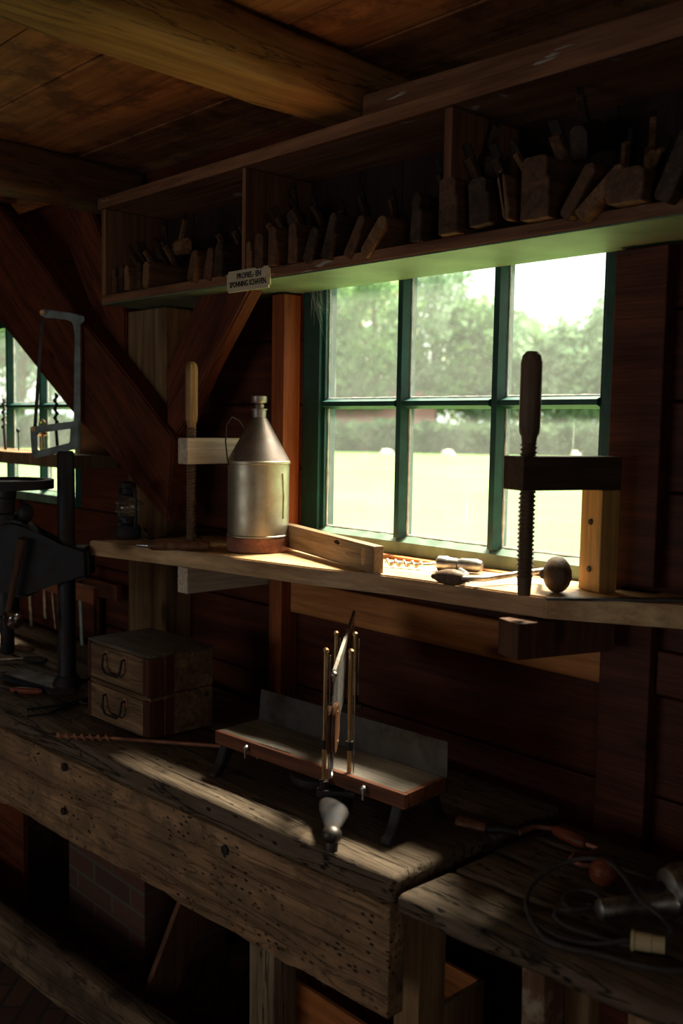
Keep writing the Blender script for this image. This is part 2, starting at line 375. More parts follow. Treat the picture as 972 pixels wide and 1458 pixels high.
def window(n, dx):
    r = bpy.data.objects.new('window_%d' % n, None); C.objects.link(r); r['kind'] = 'structure'; r.location = (WX0+dx, 0, WZ0)
    w_ = WX1-WX0; h_ = WZ1-WZ0
    gx0, gx1, gz0, gz1 = .083, .947, .045, .71
    bm = bmn()
    b2(bm, (.002, .0, .002), (gx0-.012, .05, h_-.002), .002)            # left stile
    b2(bm, (gx1+.012, .0, .002), (w_-.002, .05, h_-.002), .002)
    b2(bm, (gx0-.012, .0, gz1), (gx1+.012, .05, h_-.002), .002)
    obj('window_frame', bm, Mt_green, r)
    bm = bmn()
    for s in (0, 1):                                                    # rebates at the panes
        x = gx0-.012 if s == 0 else gx1
        b2(bm, (x, .012, gz0), (x+.012, .05, gz1))
    obj('window_rebate', bm, Mt_green, r)
    bm = bmn(); prism(bm, [(.0, .002), (.05, .002), (.05, .05), (.022, .05), (.0, .035)], 'x', gx0-.012, gx1+.012)
    obj('window_sill', bm, Mt_greenlit, r)
    mx = [.373, .676]
    for x in mx:
        bm = bmn(); prism(bm, [(x-.008, .0), (x+.008, .0), (x+.016, .02), (x+.016, .042), (x-.016, .042), (x-.016, .02)], 'z', .045, gz1)
        obj('glazing_bar', bm, Mt_green, r)
    zb = .385
    ed = [gx0]+[v for x in mx for v in (x-.016, x+.016)]+[gx1]
    for i in (0, 2, 4):
        bm = bmn(); prism(bm, [(.0, zb-.006), (.0, zb+.006), (.02, zb+.013), (.042, zb+.013), (.042, zb-.013), (.02, zb-.013)], 'x', ed[i], ed[i+1])
        obj('glazing_bar', bm, Mt_green, r)
    for i in (0, 2, 4):
        for a, b in ((gz0+.004, zb-.013), (zb+.013, gz1)):
            bm = bmn(); b2(bm, (ed[i], .026, a), (ed[i+1], .029, b)); obj('pane', bm, G_win, r)
            bm = bmn()
            rnd = random.Random(i*7+int(a*100))
            def bead(p, q, nx):
                K = 16
                pts = [Vector(p).lerp(Vector(q), k/K) for k in range(K+1)]
                tube(bm, [v+Vector((0, 0, 0)) for v in pts], [.0022+.0022*rnd.random() for _ in pts], 5)
            y_ = .0245
            bead((ed[i]+.002, y_, a), (ed[i]+.002, y_, b), 0); bead((ed[i+1]-.002, y_, a), (ed[i+1]-.002, y_, b), 0)
            bead((ed[i], y_, a+.002), (ed[i+1], y_, a+.002), 0)
            obj('putty', bm, Mt_putty, r)
    return r
window(1, 0); window(2, DX)
portal((WX0+.503, .08, 1.65), 1.0, .8, (R(-90), 0, 0))
portal((WX0+DX+.503, .08, 1.65), 1.0, .8, (R(-90), 0, 0))
a_, b_, c_, d_ = REAR_FILL
portal(((a_+b_)/2, -4.1, (c_+d_)/2), b_-a_, d_-c_, (R(90), 0, 0))
portal((1.7, -2.7, 1.45), 1.0, .9, (R(90), 0, R(90)))

# ------------------------------------------------------------------ timbers
def poly_timber(name, label, pts, y0, y1, mat, cat='timber', group=None, bev=.006, ang=0):
    pl = [(p.x, p.z) for p in (P(a, b, y=y0) for a, b in pts)]
    bm = bmn(); prism(bm, pl, 'y', y0, y1, bev)
    rt = Matrix.Rotation(-ang, 3, 'Y'); c0_ = Vector((pl[0][0], y0, pl[0][1]))
    for v in bm.verts: v.co = rt @ (v.co-c0_)
    o = obj(name, bm, mat, loc=c0_); o.rotation_euler = (0, ang, 0); tag(o, label, cat, group); return o
def beam(name, label, x0, x1, z0, mat, skew):
    bm = bmn(); bx(bm, ((x0+x1)/2, -2.0, (z0+ZC)/2), (x1-x0, 4.0, ZC-z0), None, .028, 3)
    for v in bm.verts: v.co.x += (v.co.y)*skew
    rough(bm, .12, .008, 1, 3)
    for v in bm.verts: v.co.z = min(v.co.z, ZC-.001)
    o = obj(name, bm, mat, smooth=True); tag(o, label, 'beam', 'ceiling beams')
beam('ceiling_beam', 'thick golden brown ceiling beam crossing the top left of the picture', -1.85, -1.66, 2.315, W_beam, -.06)
beam('ceiling_beam', 'darker ceiling beam ending above the left end of the plane shelf', -3.06, -2.90, 2.295, W_beamd, -.05)
pl0 = P(182, 600, y=-.1).x; pl1 = P(236, 600, y=-.1).x
bm = bmn(); b2(bm, (pl0, -.1, 0), (pl1, -.001, 1.96), .005)
tag(obj('timber_post', bm, W_post), 'pale knotty upright post left of the window with braces meeting it', 'post')
poly_timber('diagonal_brace', 'wide dark red diagonal brace crossing in front of the left window', [(-80, 190), (0, 296), (110, 447), (184, 540), (246, 622), (238, 745), (180, 675), (97, 581), (0, 459), (-80, 358)], -.17, -.102, W_brace, 'brace', ang=R(38))
poly_timber('diagonal_brace', 'narrow dark brace behind the wide one, under the shelf end', [(72, 285), (125, 285), (178, 418), (178, 520), (130, 440)], -.101, -.02, W_brace, 'brace', ang=R(45))
poly_timber('diagonal_brace', 'short red brace leaning right from the pale post up to the shelf', [(290, 400), (362, 400), (300, 520), (262, 605), (238, 640), (236, 530)], -.15, -.102, W_brace, 'brace', ang=R(-50))
# ------------------------------------------------------------------ plane shelf above the window
YF = -.23; ZB = 1.965; ZT = 2.285; XL = -2.80; XR = .9; TH = .028
cab = thing('wall_shelf', 'long open wall shelf divided into bays above the window holding wooden planes', 'shelf', (XL, 0, ZB))
def cb(name, a, b, mat, bev=.002):
    bm = bmn(); b2(bm, a, b, bev); return obj(name, bm, mat, cab)
LW = XR-XL
cb('bottom_board', (0, YF, .004), (LW, -.004, TH), W_cab)
cb('green_underside', (.002, YF+.002, 0), (LW, -.004, .0035), Mt_shelfg, 0)  # thin green sheet below the bottom board
cb('top_board', (0, YF, ZT-ZB-TH), (LW, -.004, ZT-ZB), W_cab)
cb('front_lip', (0, YF-.012, ZT-ZB-.03), (LW, YF-.0005, ZT-ZB+.002), W_cab)
cb('end_panel', (0, YF+.001, TH+.001), (.024, -.004, ZT-ZB-TH-.001), W_cabv)
def px_x(px, y): return P(px, 400, y=y).x
d1 = px_x(343, YF)-XL; d2 = px_x(626, YF)-XL
for d, t in ((d1, .014), (d2, .022), (d2+.78, .022)):
    cb('divider', (d, YF+.001, TH+.001), (d+t, -.004, ZT-ZB-TH-.001), W_cabv)
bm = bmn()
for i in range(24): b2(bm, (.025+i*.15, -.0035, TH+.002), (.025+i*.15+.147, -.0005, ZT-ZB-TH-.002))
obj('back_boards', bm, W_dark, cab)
bm = bmn(); bx(bm, (-1.2, -.12, ZT+.031), (.9, .16, .05), Matrix.Rotation(R(3), 4, 'Z'), .003)
tag(obj('loose_plank', bm, W_cab), 'loose dark plank lying on top of the wall shelf near the ceiling', 'plank')
bm = bmn(); bx(bm, (-.2, -.13, ZT+.024), (.8, .14, .036), Matrix.Rotation(R(-2), 4, 'Z'), .003)
tag(obj('loose_plank', bm, W_brace), 'thin dark plank on top of the wall shelf at its right end', 'plank')

def plane(px, w_, h_, lean=0, yw=0, pull=.03, mat=W_plane, ln=.215, label='', zoff=0, prof=0, wedge=True, lie=False, y=None):
    x = P(px, 330, y=YF).x
    r = thing('molding_plane', label, 'hand plane', (x, YF-pull if y is None else y, ZB+TH+.001+zoff), 0, 'wooden planes stored on the wall shelf', rot=(0, R(lean), R(yw)))
    bm = bmn()
    if prof == 0:
        c = .008; pl = [(0, 0), (w_, 0), (w_, h_*.62), (w_-.006, h_*.66), (w_-.006, h_-c), (w_-.006-c, h_), (c, h_), (0, h_-c)]
    elif prof == 1:
        pl = [(0, .008), (.006, 0), (w_-.004, 0), (w_, .012), (w_, h_-.01), (w_-.01, h_), (.01, h_), (0, h_-.01)]
    else:
        c = .012; pl = [(0, 0), (w_*.6, 0), (w_, .01), (w_, h_*.55), (w_*.8, h_*.6), (w_*.75, h_-c), (w_*.6, h_), (.01, h_), (0, h_-c)]
    prism(bm, pl, 'y', 0, ln, .0015)
    obj('body', bm, mat, r)
    if wedge:
        t = Matrix.Rotation(R(40), 4, 'X')
        tw = max(.011, w_*.4)
        bm = bmn(); bx(bm, (w_*.45, ln*.42, h_+.018), (tw, .014, .085), t, .002)
        
        obj('wedge', bm, mat, r)
        bm = bmn(); bx(bm, (w_*.45, ln*.42-.001, h_+.034), (tw*.9, .003, .11 if ln > .2 else .085), t)
        obj('iron', bm, Mt_plate, r)
    return r
A, B_, D_ = W_plane, W_plane2, W_plane3
# (px, width, height, lean, yaw, pull, mat, prof, extra label)
left = [(160, .030, .075, 0, 0, A, 0, 'narrow plane'), (172, .028, .078, 2, 0, B_, 1, 'dark slim plane'), (183, .030, .072, 0, 0, D_, 0, 'pale-fronted plane'),
        (195, .028, .080, 3, 0, B_, 0, 'dark plane'), (206, .032, .076, 5, 2, D_, 1, 'orange-brown plane'),
        (272, .036, .085, 20, -3, A, 1, 'leaning plane'), (290, .038, .085, 18, -3, A, 0, 'leaning plane'), (308, .040, .088, 8, -2, B_, 0, 'dark wide plane')]
mid = [(352, .024, .075, 0, 0, D_, 0, 'thin pale plane'), (366, .036, .085, 0, 0, A, 1, 'upright plane'), (388, .034, .095, 2, 0, A, 0, 'taller upright plane'), (411, .036, .096, 2, 0, A, 0, 'reddish upright plane'),
       (434, .030, .085, 24, 0, B_, 1, 'dark leaning plane'), (463, .030, .105, 20, 0, B_, 0, 'tall leaning plane'), (490, .030, .10, 32, 0, A, 0, 'leaning plane'),
       (516, .032, .10, 42, 0, D_, 1, 'strongly tilted pale plane'), (590, .030, .10, 4, 0, B_, 0, 'dark upright plane beside the divider')]
right = [(636, .050, .112, 0, 0, A, 0, 'thick upright plane with lit sole'), (680, .050, .092, -4, 2, B_, 0, 'dark wide plane with lit sole'), (728, .018, .095, -12, 0, D_, 1, 'thin orange plane'),
         (752, .064, .115, 0, 0, A, 0, 'broad tall plane'), (806, .026, .105, 34, 0, A, 1, 'leaning plane'), (828, .026, .115, 50, 0, D_, 0, 'strongly leaning orange plane'),
         (938, .034, .12, 24, 0, B_, 1, 'tall dark leaning plane'), (985, .034, .11, 8, 0, A, 0, 'plane at the right edge')]
ordn = ['first', 'second', 'third', 'fourth', 'fifth', 'sixth', 'seventh', 'eighth', 'ninth']
for bay, lst in (('left', left), ('middle', mid), ('right', right)):
    for i, (px, w_, h_, le, yw, mt, pf, tx) in enumerate(lst):
        plane(px, w_, h_, le, yw, .028 if bay == 'right' else .004+.012*((i*7) % 3)/2, mt, prof=pf, label='%s, %s from left in %s bay of wall shelf' % (tx, ordn[i], bay), zoff=0 if le >= 0 else .005)
# block plane lying on its side, and planes resting on top of the rows
r = plane(874, .075, .058, 0, 0, .035, A, prof=1, label='short block of a plane lying on its side in the right bay', wedge=False, ln=.16)
def top_plane(px, zo, w_, h_, mt, yw, tilt, label, ln=.14, y=-.12):
    r = plane(px, w_, h_, 0, 0, 0, mt, prof=1, label=label, wedge=True, ln=ln)
    r.location = (P(px, 300, y=y-.08).x, y-.06, ZB+TH+zo); r.rotation_euler = (R(tilt), 0, R(yw))
top_plane(215, .10, .04, .05, B_, 50, 4, 'dark plane lying crosswise on top of the row in the left bay', .13, -.1)
top_plane(250, .095, .03, .045, D_, 70, 6, 'small orange plane lying on the row in the left bay', .12, -.12)
top_plane(690, .118, .035, .05, B_, 62, 14, 'dark plane lying across the planes beside the thick divider', .16, -.12)
top_plane(800, .125, .035, .06, B_, 20, 20, 'dark plane pitched up on the broad ones, right bay', .15, -.1)
top_plane(400, .115, .03, .04, B_, 40, 10, 'dark plane lying on the upright ones in the middle bay', .13, -.1)
top_plane(905, .075, .03, .04, D_, 30, 22, 'small pale plane standing up behind the block, right bay', .11, -.09)
# plate sign
c = (P(320, 380, y=YF-.014)+P(380, 415, y=YF-.014))/2
z0 = P(320, 417, y=YF-.014).z; z1 = P(320, 387, y=YF-.014).z; x0 = P(319, 400, y=YF-.014).x; x1 = P(380, 400, y=YF-.014).x
sg = thing('name_plate', 'small cream enamel plate with black lettering fixed to the wall shelf edge', 'sign', ((x0+x1)/2, YF-.001, (z0+z1)/2))
bm = bmn(); sw, sh = x1-x0, z1-z0
b2(bm, (-sw/2, -.004, -sh/2), (sw/2, 0, sh/2)); bmesh.ops.bevel(bm, geom=[e for e in bm.edges if abs(e.verts[0].co.y-e.verts[1].co.y) > .003], offset=.006, segments=4, affect='EDGES')
obj('plate', bm, Mt_sign, sg)
def lettering(txt, size, cx, cz, wid):
    cu = bpy.data.curves.new('lettering', 'FONT'); cu.body = txt; cu.size = size; cu.align_x = 'CENTER'; cu.align_y = 'CENTER'; cu.extrude = .0003; cu.offset = .0006
    o = bpy.data.objects.new('tmp', cu); C.objects.link(o); bpy.context.view_layer.update()
    me = bpy.data.meshes.new_from_object(o.evaluated_get(bpy.context.evaluated_depsgraph_get()))
    bpy.data.objects.remove(o); bpy.data.curves.remove(cu)
    mx = max(v.co.x for v in me.vertices); mn = min(v.co.x for v in me.vertices); k = wid/(mx-mn)
    for v in me.vertices: v.co = ((v.co.x-(mx+mn)/2)*k, -v.co.z, v.co.y)
    me.materials.clear(); me.materials.append(Mt_ink)
    o = bpy.data.objects.new('lettering', me); C.objects.link(o); o.parent = sg; o.location = (cx, -.0045, cz); return o
lettering('PROFiEL- EN', sh*.36, .004, sh*.21, sw*.56)
lettering('SPONNiNG SCHAVEN.', sh*.36, 0, -sh*.16, sw*.86)
for s in (-1, 1):
    bm = bmn(); lathe(bm, [(.0016, 0), (.0012, .0012)], 8, dirm((0, -1, 0)), (s*sw*.45, -.004, s*sh*.06)); obj('screw', bm, Mt_iron, sg)

# ------------------------------------------------------------------ window board (lower shelf)
def SZ(x): return 1.28+.0175*(x+1.1)
def S(px, py, h=0):
    z = 1.27
    for _ in range(8):
        p = P(px, py, z=z+h); z = SZ(p.x)
    return P(px, py, z=z+h)
bm = bmn()
e = [(-2.60, -.385), (-2.13, -.322), (-1.72, -.29), (-1.5, -.25), (-1.1, -.235), (-.86, -.13), (-.3, -.10)]
pl = e+[(-.3, -.003), (-.98, -.003), (-.98, -.04), (-1.105, -.04), (-1.105, -.003), (-2.103, -.003), (-2.103, -.065), (-2.168, -.065), (-2.168, -.003), (-2.50, -.003), (-2.52, -.2)]
prism(bm, pl, 'z', -.043, 0, .003)
for v in bm.verts: v.co.z += SZ(v.co.x)
shelf = obj('window_shelf', bm, W_shelf); tag(shelf, 'thick pale pine board under the window holding can, level and clamps', 'shelf')

# ---- bar clamps gripping the board
def screw(bm, z0, z1, r0, pitch=.0085):
    # real helical thread
    n = 20; per = 5; rows = int((z1-z0)/pitch*per); prev = None
    for i in range(rows+1):
        cur = []
        for j in range(n):
            ph = 2*pi*j/n; z = z0+(z1-z0)*i/rows
            t = ((z/pitch)-ph/(2*pi)) % 1.0
            r = r0*(1-.17*abs(2*t-1)*2 if abs(2*t-1) < .5 else .83+.0)
            r = r0*(.76+.26*max(0, 1-abs(2*t-1)*1.25))
            cur.append(bm.verts.new((r*cos(ph), r*sin(ph), z)))
        if prev:
            for j in range(n): bm.faces.new((prev[j], prev[(j+1) % n], cur[(j+1) % n], cur[j]))
        else: bm.faces.new(cur[::-1])
        prev = cur
    bm.faces.new(prev)
def clamp(loc, rz, w_, L_, za, zb_, zscrew, ztop, zgrip, mats, label, hr, sr, ysc, pd, low=True):
    arm_m, post_m, grip_m, screw_m = mats
    """local frame: origin on the board at the post; -Y towards the room"""
    r = thing('wooden_clamp', label, 'clamp', loc, rz, 'wooden clamps gripping the window shelf')
    bm = bmn(); b2(bm, (0, -L_, za), (w_, pd, zb_), .0025); obj('upper_arm', bm, arm_m, r)
    bm = bmn(); b2(bm, (.001, .0, .001), (w_-.001, pd-.001, za-.0005), .002); obj('back_post', bm, post_m, r)
    if low:
        bm = bmn(); b2(bm, (0, -L_, -.118), (w_, pd, -.047), .0025); obj('lower_arm', bm, post_m if arm_m is W_clamp else W_dkleg, r)
    for z in ((za*.22), za*.68):
        bm = bmn(); lathe(bm, [(.0065, 0), (.006, .002), (.003, .0025)], 12, dirm((0, -1, 0)), (w_*.5, 0, z)); obj('bolt_head', bm, Mt_iron, r)
    bm = bmn(); screw(bm, zscrew+.035, zgrip, sr)
    lathe(bm, [(sr*.72, zscrew), (sr*.86, zscrew+.035)], 16)
    for v in bm.verts: v.co += Vector((w_*.5, ysc, 0))
    obj('screw', bm, screw_m, r, smooth=True)
    bm = bmn()
    lathe(bm, [(sr*.8, zgrip-.002), (sr*.9, zgrip+.012), (hr*.97, zgrip+.020), (hr*1.03, zgrip+.034), (hr*1.03, ztop-.022), (hr*.88, ztop-.008), (hr*.5, ztop)], 8 if hr < .02 else 14, None, (w_*.5, ysc, 0))
    obj('grip', bm, grip_m, r, smooth=hr >= .02)
    return r
p = S(822, 838)
clamp((p.x, p.y, SZ(p.x)), R(-18), .066, .19, .205, .270, .001, .468, .294, (W_clamp_shade, W_clamp_lit, W_screw, W_screw), 'wooden clamp with long screw in front of the window, right end of shelf', .0200, .0172, -.155, .045)
x_ = P(262, 640, y=-.31).x
x_ = P(253, 640, y=-.315).x
clamp((x_, -.062, SZ(x_)), 0, .046, .253, .232, .302, .001, .505, .33, (W_clamp, W_clamp, W_grip, W_screw), 'pale wooden clamp standing left of the metal can', .0165, .0145, -.225, .055)

# ---- metal can
p = S(367, 784); RC = .083; zc = SZ(p.x)
can = thing('metal_can', 'tall zinc can with conical shoulder and screw cap on the window shelf', 'can', (p.x, p.y, zc+.0015), R(-40))
bm = bmn(); lathe(bm, [(RC*.98, 0), (RC*1.01, .002), (RC*1.01, .038), (RC, .0385)], 48); obj('base_band', bm, Mt_rust, can, True)
bm = bmn(); lathe(bm, [(RC*.98, .039), (RC*1.015, .040), (RC*1.015, .044), (RC*.985, .046), (RC*.985, .232), (RC*1.02, .234), (RC*1.02, .240), (RC, .242)], 48); obj('body', bm, Mt_can, can, True)
bm = bmn(); lathe(bm, [(RC*.99, .2425), (RC*.97, .246), (.022, .352), (.019, .355), (.019, .374), (.022, .375), (.022, .378), (.018, .379)], 48); obj('cone', bm, Mt_cone, can, True)
bm = bmn(); lathe(bm, [(.012, .3795), (.014, .386), (.011, .392), (.0195, .394), (.021, .397), (.021, .411), (.018, .413)], 24); obj('cap', bm, Mt_cone, can, True)
bm = bmn()
hp = [(-.045, 0, .325), (-.06, 0, .345), (-.082, 0, .355), (-.098, 0, .335), (-.100, 0, .29), (-.095, 0, .25), (-.088, 0, .225)]
Mh = Matrix.Rotation(R(90), 3, 'Z')
hp = [Matrix.Rotation(R(82), 3, 'Z') @ Vector(q) for q in hp]
tube(bm, hp, .0022, 8); obj('wire_handle', bm, Mt_iron, can, True)
bm = bmn(); hp = [Vector((RC*.99*cos(a), RC*.99*sin(a), z)) for a, z in ((R(12), .21), (R(16), .15), (R(15), .09))]
tube(bm, [hp[0], hp[1], hp[2]], .0025, 8); obj('seam', bm, Mt_can, can, True)
for o in can.children:
    pass
can.rotation_euler.z = 0
# ---- spirit level
n0 = S(538, 818); zl = SZ(n0.x); f0 = P(418, 748, z=zl+.062)
dv = Vector((f0.x-n0.x, f0.y-n0.y, 0)); LL = min(.6, dv.length+.06); ang = math.atan2(dv.y, dv.x)
lv = thing('spirit_level', 'wooden spirit level with oval vial windows leaning beside the can', 'level', (n0.x, n0.y, zl+.0015), ang)
hh = .062; th = .026
bm = bmn(); b2(bm, (0, -th/2, 0), (LL, th/2, hh), .0015); lo = obj('body', bm, W_level, lv)
def cutter(pts_fn):
    bm = bmn(); pts_fn(bm); me = bpy.data.meshes.new('c'); bm.to_mesh(me); bm.free(); o = bpy.data.objects.new('c', me); C.objects.link(o); o.parent = lv; return o
def ov(cx, cz, rx, rz):
    def f(bm): prism(bm, [(cx+rx*cos(t*pi/12), cz+rz*sin(t*pi/12)) for t in range(24)], 'y', -.03, .03)
    return f
def carve(target, fns):
    for fn in fns:
        c_ = cutter(fn); bpy.context.view_layer.update()
        md = target.modifiers.new('b', 'BOOLEAN'); md.object = c_; md.operation = 'DIFFERENCE'; md.solver = 'EXACT'
        dg = bpy.context.evaluated_depsgraph_get(); me = bpy.data.meshes.new_from_object(target.evaluated_get(dg))
        target.modifiers.clear(); old = target.data; target.data = me; bpy.data.objects.remove(c_)
carve(lo, [ov(.052, .034, .011, .020), ov(.19, .050, .017, .0055)])
bm = bmn(); tube(bm, [(.175, 0, .048), (.205, 0, .048)], .0045, 10); obj('vial', bm, Mt_bright, lv, True)
bm = bmn(); prism(bm, [(.10+.028*cos(t*pi/12)*1.5, .030+.006*sin(t*pi/12)) for t in range(24)], 'y', th/2, th/2+.001); prism(bm, [(.13+.028*cos(t*pi/12)*1.5, .030+.005*sin(t*pi/12)) for t in range(24)], 'y', -th/2-.001, -th/2); obj('finger_groove', bm, W_gripd, lv)

# ---- hand brace with auger bit (window shelf)
def spiral_bit(bm, a, b, r, turns, core=.35):
    a, b = Vector(a), Vector(b); d = (b-a); L_ = d.length; m = dirm(d).to_3x3()
    pts = []
    for k in range(int(turns*14)+1):
        t = k/(turns*14); ph = t*turns*2*pi
        pts.append(a + m @ Vector((r*.62*cos(ph), r*.62*sin(ph), L_*t)))
    tube(bm, pts, r*.36, 7); tube(bm, [a, b], r*core, 8)
def ellipsoid(bm, c, rx, rl, d, n=20, k=10):
    lathe(bm, [(rx*sin(pi*(i+.3)/(k+.6)), -rl*cos(pi*(i+.3)/(k+.6))) for i in range(k+1)], n, dirm(d), c)
o0 = S(690, 835)
hb = thing('hand_brace', 'carpenter hand brace with auger bit lying in front of the bright window', 'hand brace', (o0.x, o0.y, SZ(o0.x)), 0)
def LS(px, py, h): return S(px, py, h)-Vector((o0.x, o0.y, SZ(o0.x)))
bm = bmn(); a = LS(548, 800, .012); b = LS(602, 804, .012); c = LS(628, 803, .014); spiral_bit(bm, a, b, .0095, 4.5); tube(bm, [b, c], .0042, 8); obj('auger_bit', bm, Mt_bright, hb, True)
bm = bmn(); c = LS(622, 802, .018); d = LS(652, 804, .018); tube(bm, [c, c.lerp(d, .1), c.lerp(d, .5), c.lerp(d, .55), d], [.012, .018, .018, .016, .014], 16)
e_ = LS(686, 806, .018); tube(bm, [d, d.lerp(e_, .15), d.lerp(e_, .8), e_], [.012, .0155, .0155, .011], 16); obj('chuck', bm, Mt_steel, hb, True)
bm = bmn(); a = LS(655, 812, .018); b = LS(664, 818, .018); c = LS(660, 824, .017); c2 = LS(690, 824, .016); d = LS(730, 818, .020); e2 = LS(775, 812, .028)
tube(bm, [a, b, c, c2, d, e2], .006, 12); obj('crank', bm, Mt_steel, hb, True)
bm = bmn(); a = LS(614, 820, .016); b = LS(668, 824, .016); d = (b-a)
tube(bm, [a, a+d*.04, a+d*.08, a+d*.2, a+d*.4, a+d*.6, a+d*.8, a+d*.92, b], [.003, .006, .006, .0125, .0168, .0175, .0135, .008, .0085], 18); obj('grip', bm, W_screw, hb, True)  # darker wood carries the backlit shade of grip and knob
bm = bmn(); c = LS(793, 818, .036); ax = Vector((.7, .75, .0)); ellipsoid(bm, c, .0365, .028, ax); obj('head_knob', bm, W_screw, hb, True)
bm = bmn(); tube(bm, [e2, c-ax.normalized()*.026], [.006, .010], 12); obj('neck', bm, Mt_steel, hb, True)
# ---- dark square lying on the right end
a = S(778, 856); b = S(1010, 859)
bm = bmn(); d = b-a; nrm = Vector((-d.y, d.x, 0)).normalized()
pts = [a, b, b+nrm*.030, a+nrm*.016]; 
prism(bm, [(q.x, q.y) for q in pts], 'z', .001, .006, .0008)
for v in bm.verts: v.co.z += SZ(v.co.x)
tag(obj('steel_rule', bm, Mt_plate), 'long dark steel blade lying on the right end of the window shelf', 'ruler')

# ---- lantern
p = S(173, 768)
ln = thing('hurricane_lantern', 'small rusty hurricane lantern at the left end of the window shelf', 'lantern', (p.x, p.y+.02, SZ(p.x)+.001))
bm = bmn(); lathe(bm, [(.038, 0), (.041, .004), (.041, .03), (.034, .042), (.018, .048), (.018, .056), (.026, .058), (.026, .064), (.022, .066)], 28); obj('fuel_tank', bm, Mt_iron, ln, True)
bm = bmn(); lathe(bm, [(.022, .0665), (.031, .080), (.034, .095), (.029, .112), (.021, .124)], 28); obj('globe', bm, G_lamp, ln, True)
bm = bmn(); lathe(bm, [(.024, .1245), (.024, .130), (.017, .134), (.017, .150), (.026, .153), (.024, .166), (.012, .172)], 28); obj('chimney', bm, Mt_iron, ln, True)
for s in (-1, 1):
    bm = bmn(); tube(bm, [(s*.036, 0, .03), (s*.046, 0, .045), (s*.048, 0, .09), (s*.044, 0, .145), (s*.022, 0, .158)], .0045, 8); obj('side_tube', bm, Mt_iron, ln, True)
bm = bmn()
for z in (.083, .108): tube(bm, [(.036*cos(t*pi/10), .036*sin(t*pi/10), z) for t in range(20)], .0012, 6, closed=True)
obj('globe_guard', bm, Mt_steel, ln, True)
bm = bmn(); tube(bm, [(-.047*cos(t*pi/10), .05*sin(t*pi/10)*.9, .12-.02*sin(t*pi/10)) for t in range(11)], .0013, 6); obj('bail', bm, Mt_iron, ln, True)
# ---- tools at the left of the board
p = S(250, 783)
t = thing('wooden_handled_tool', 'dark wooden handled tool lying beside the lantern on window shelf', 'hand tool', (p.x, p.y, SZ(p.x)), 0)
q = Vector((p.x, p.y, SZ(p.x)))
a = S(212, 777, .014)-q; b = S(298, 777, .014)-q; d = b-a
bm = bmn(); tube(bm, [a, a+d*.05, a+d*.3, a+d*.6, a+d*.9, b], [.008, .0125, .0135, .012, .014, .009], 16); obj('handle', bm, W_gripd, t, True)
bm = bmn(); c = S(195, 776, .014)-q; tube(bm, [c, c.lerp(a, .5), a], [.004, .006, .006], 10); obj('ferrule', bm, Mt_steel, t, True)
q = S(235, 765); q.z = SZ(q.x)
bm = bmn(); pts = [S(x, y, .008)-q for x, y in ((205, 752), (214, 768), (235, 764), (262, 757), (285, 766))]; tube(bm, pts, .0055, 8, flat=.5)
t = thing('iron_bar', 'bent dark iron bar lying behind the wooden handled tool', 'metal bar', q); obj('bar', bm, Mt_iron, t, True)
q = S(160, 774); bm = bmn()
# ------------------------------------------------------------------ benches
ZT1 = .80; ZT2 = .785
def yf(x): return -.662+(x+2.58)*.062
def Bn(px, py, h=0, z=ZT1): return P(px, py, z=z+h)
XE = -1.165
b1 = thing('workbench', 'heavy weathered oak workbench with pitted deep front board running left', 'workbench', (-1.4, -.6, 0))
O1 = Vector((-1.4, -.6, 0))
def local(bm, o):
    for v in bm.verts: v.co -= o
def skewed(bm):
    for v in bm.verts: v.co.y += (yf(v.co.x)+.6)*max(0, min(1, (-v.co.y-.05)/.5))
bm = bmn()
bx(bm, ((-5+XE)/2, -.45, ZT1-.028), (5+XE, .3, .056), None, .014, 3); rough(bm, .05, .004, 0, 5, 1); skewed(bm); local(bm, O1)
obj('top_plank', bm, W_bench, b1, True)
bm = bmn(); bx(bm, ((-5+XE)/2-.0, -.1515, ZT1-.03), (5+XE, .292, .056), None, .008, 2); rough(bm, .06, .002, 0, 5, 2)
for v in bm.verts: v.co.y = min(v.co.y, -.066); 
skewed(bm); local(bm, O1); obj('top_plank', bm, W_bench, b1, True)
bm = bmn(); bx(bm, ((-5+XE)/2, -.574, ZT1-.057-.108), (5+XE-.012, .044, .214), None, .006, 2); rough(bm, .05, .0035, 0, 6, 3)
for v in bm.verts:
    if v.co.z < .62: v.co.z += .010*noise.noise(Vector((v.co.x*5, 0, 3)))+.006*noise.noise(Vector((v.co.x*17, 0, 3)))
skewed(bm); local(bm, O1); apr = obj('apron', bm, W_apron, b1, True)
# peg holes of the apron, shaded insides drawn as black discs
for px, py, r_ in ((321, 1210, .011), (92, 1092, .011), (91, 1155, .010)):
    p = P(px, py, y=yf(-1.9)); p = P(px, py, y=yf(p.x)+.002)
    bm = bmn(); lathe(bm, [(r_*1.0, 0), (r_*.95, .0035), (r_*.8, .004)], 18, dirm((.06, -1, 0)), p-Vector((0, .001, 0))); local(bm, O1); obj('peg_hole', bm, Mt_ink, b1, True)
def vleg(par, O, x0, x1, y0, y1, z0, z1, mat, name='leg', dx=0, ro=.002):
    bm = bmn(); b2(bm, (x0, y0, z0), (x1, y1, z1), .004); rough(bm, .08, ro, 2, 8)
    for v in bm.verts: v.co.x += dx*(z1-v.co.z)
    local(bm, O); return obj(name, bm, mat, par, True)
yl = yf(-1.5)
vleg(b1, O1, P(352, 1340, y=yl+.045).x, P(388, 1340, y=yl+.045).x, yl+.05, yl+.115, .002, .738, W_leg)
vleg(b1, O1, P(352, 1340, y=yl+.045).x+.01, P(388, 1340, y=yl+.045).x+.01, -.16, -.09, .002, .738, W_dkleg)
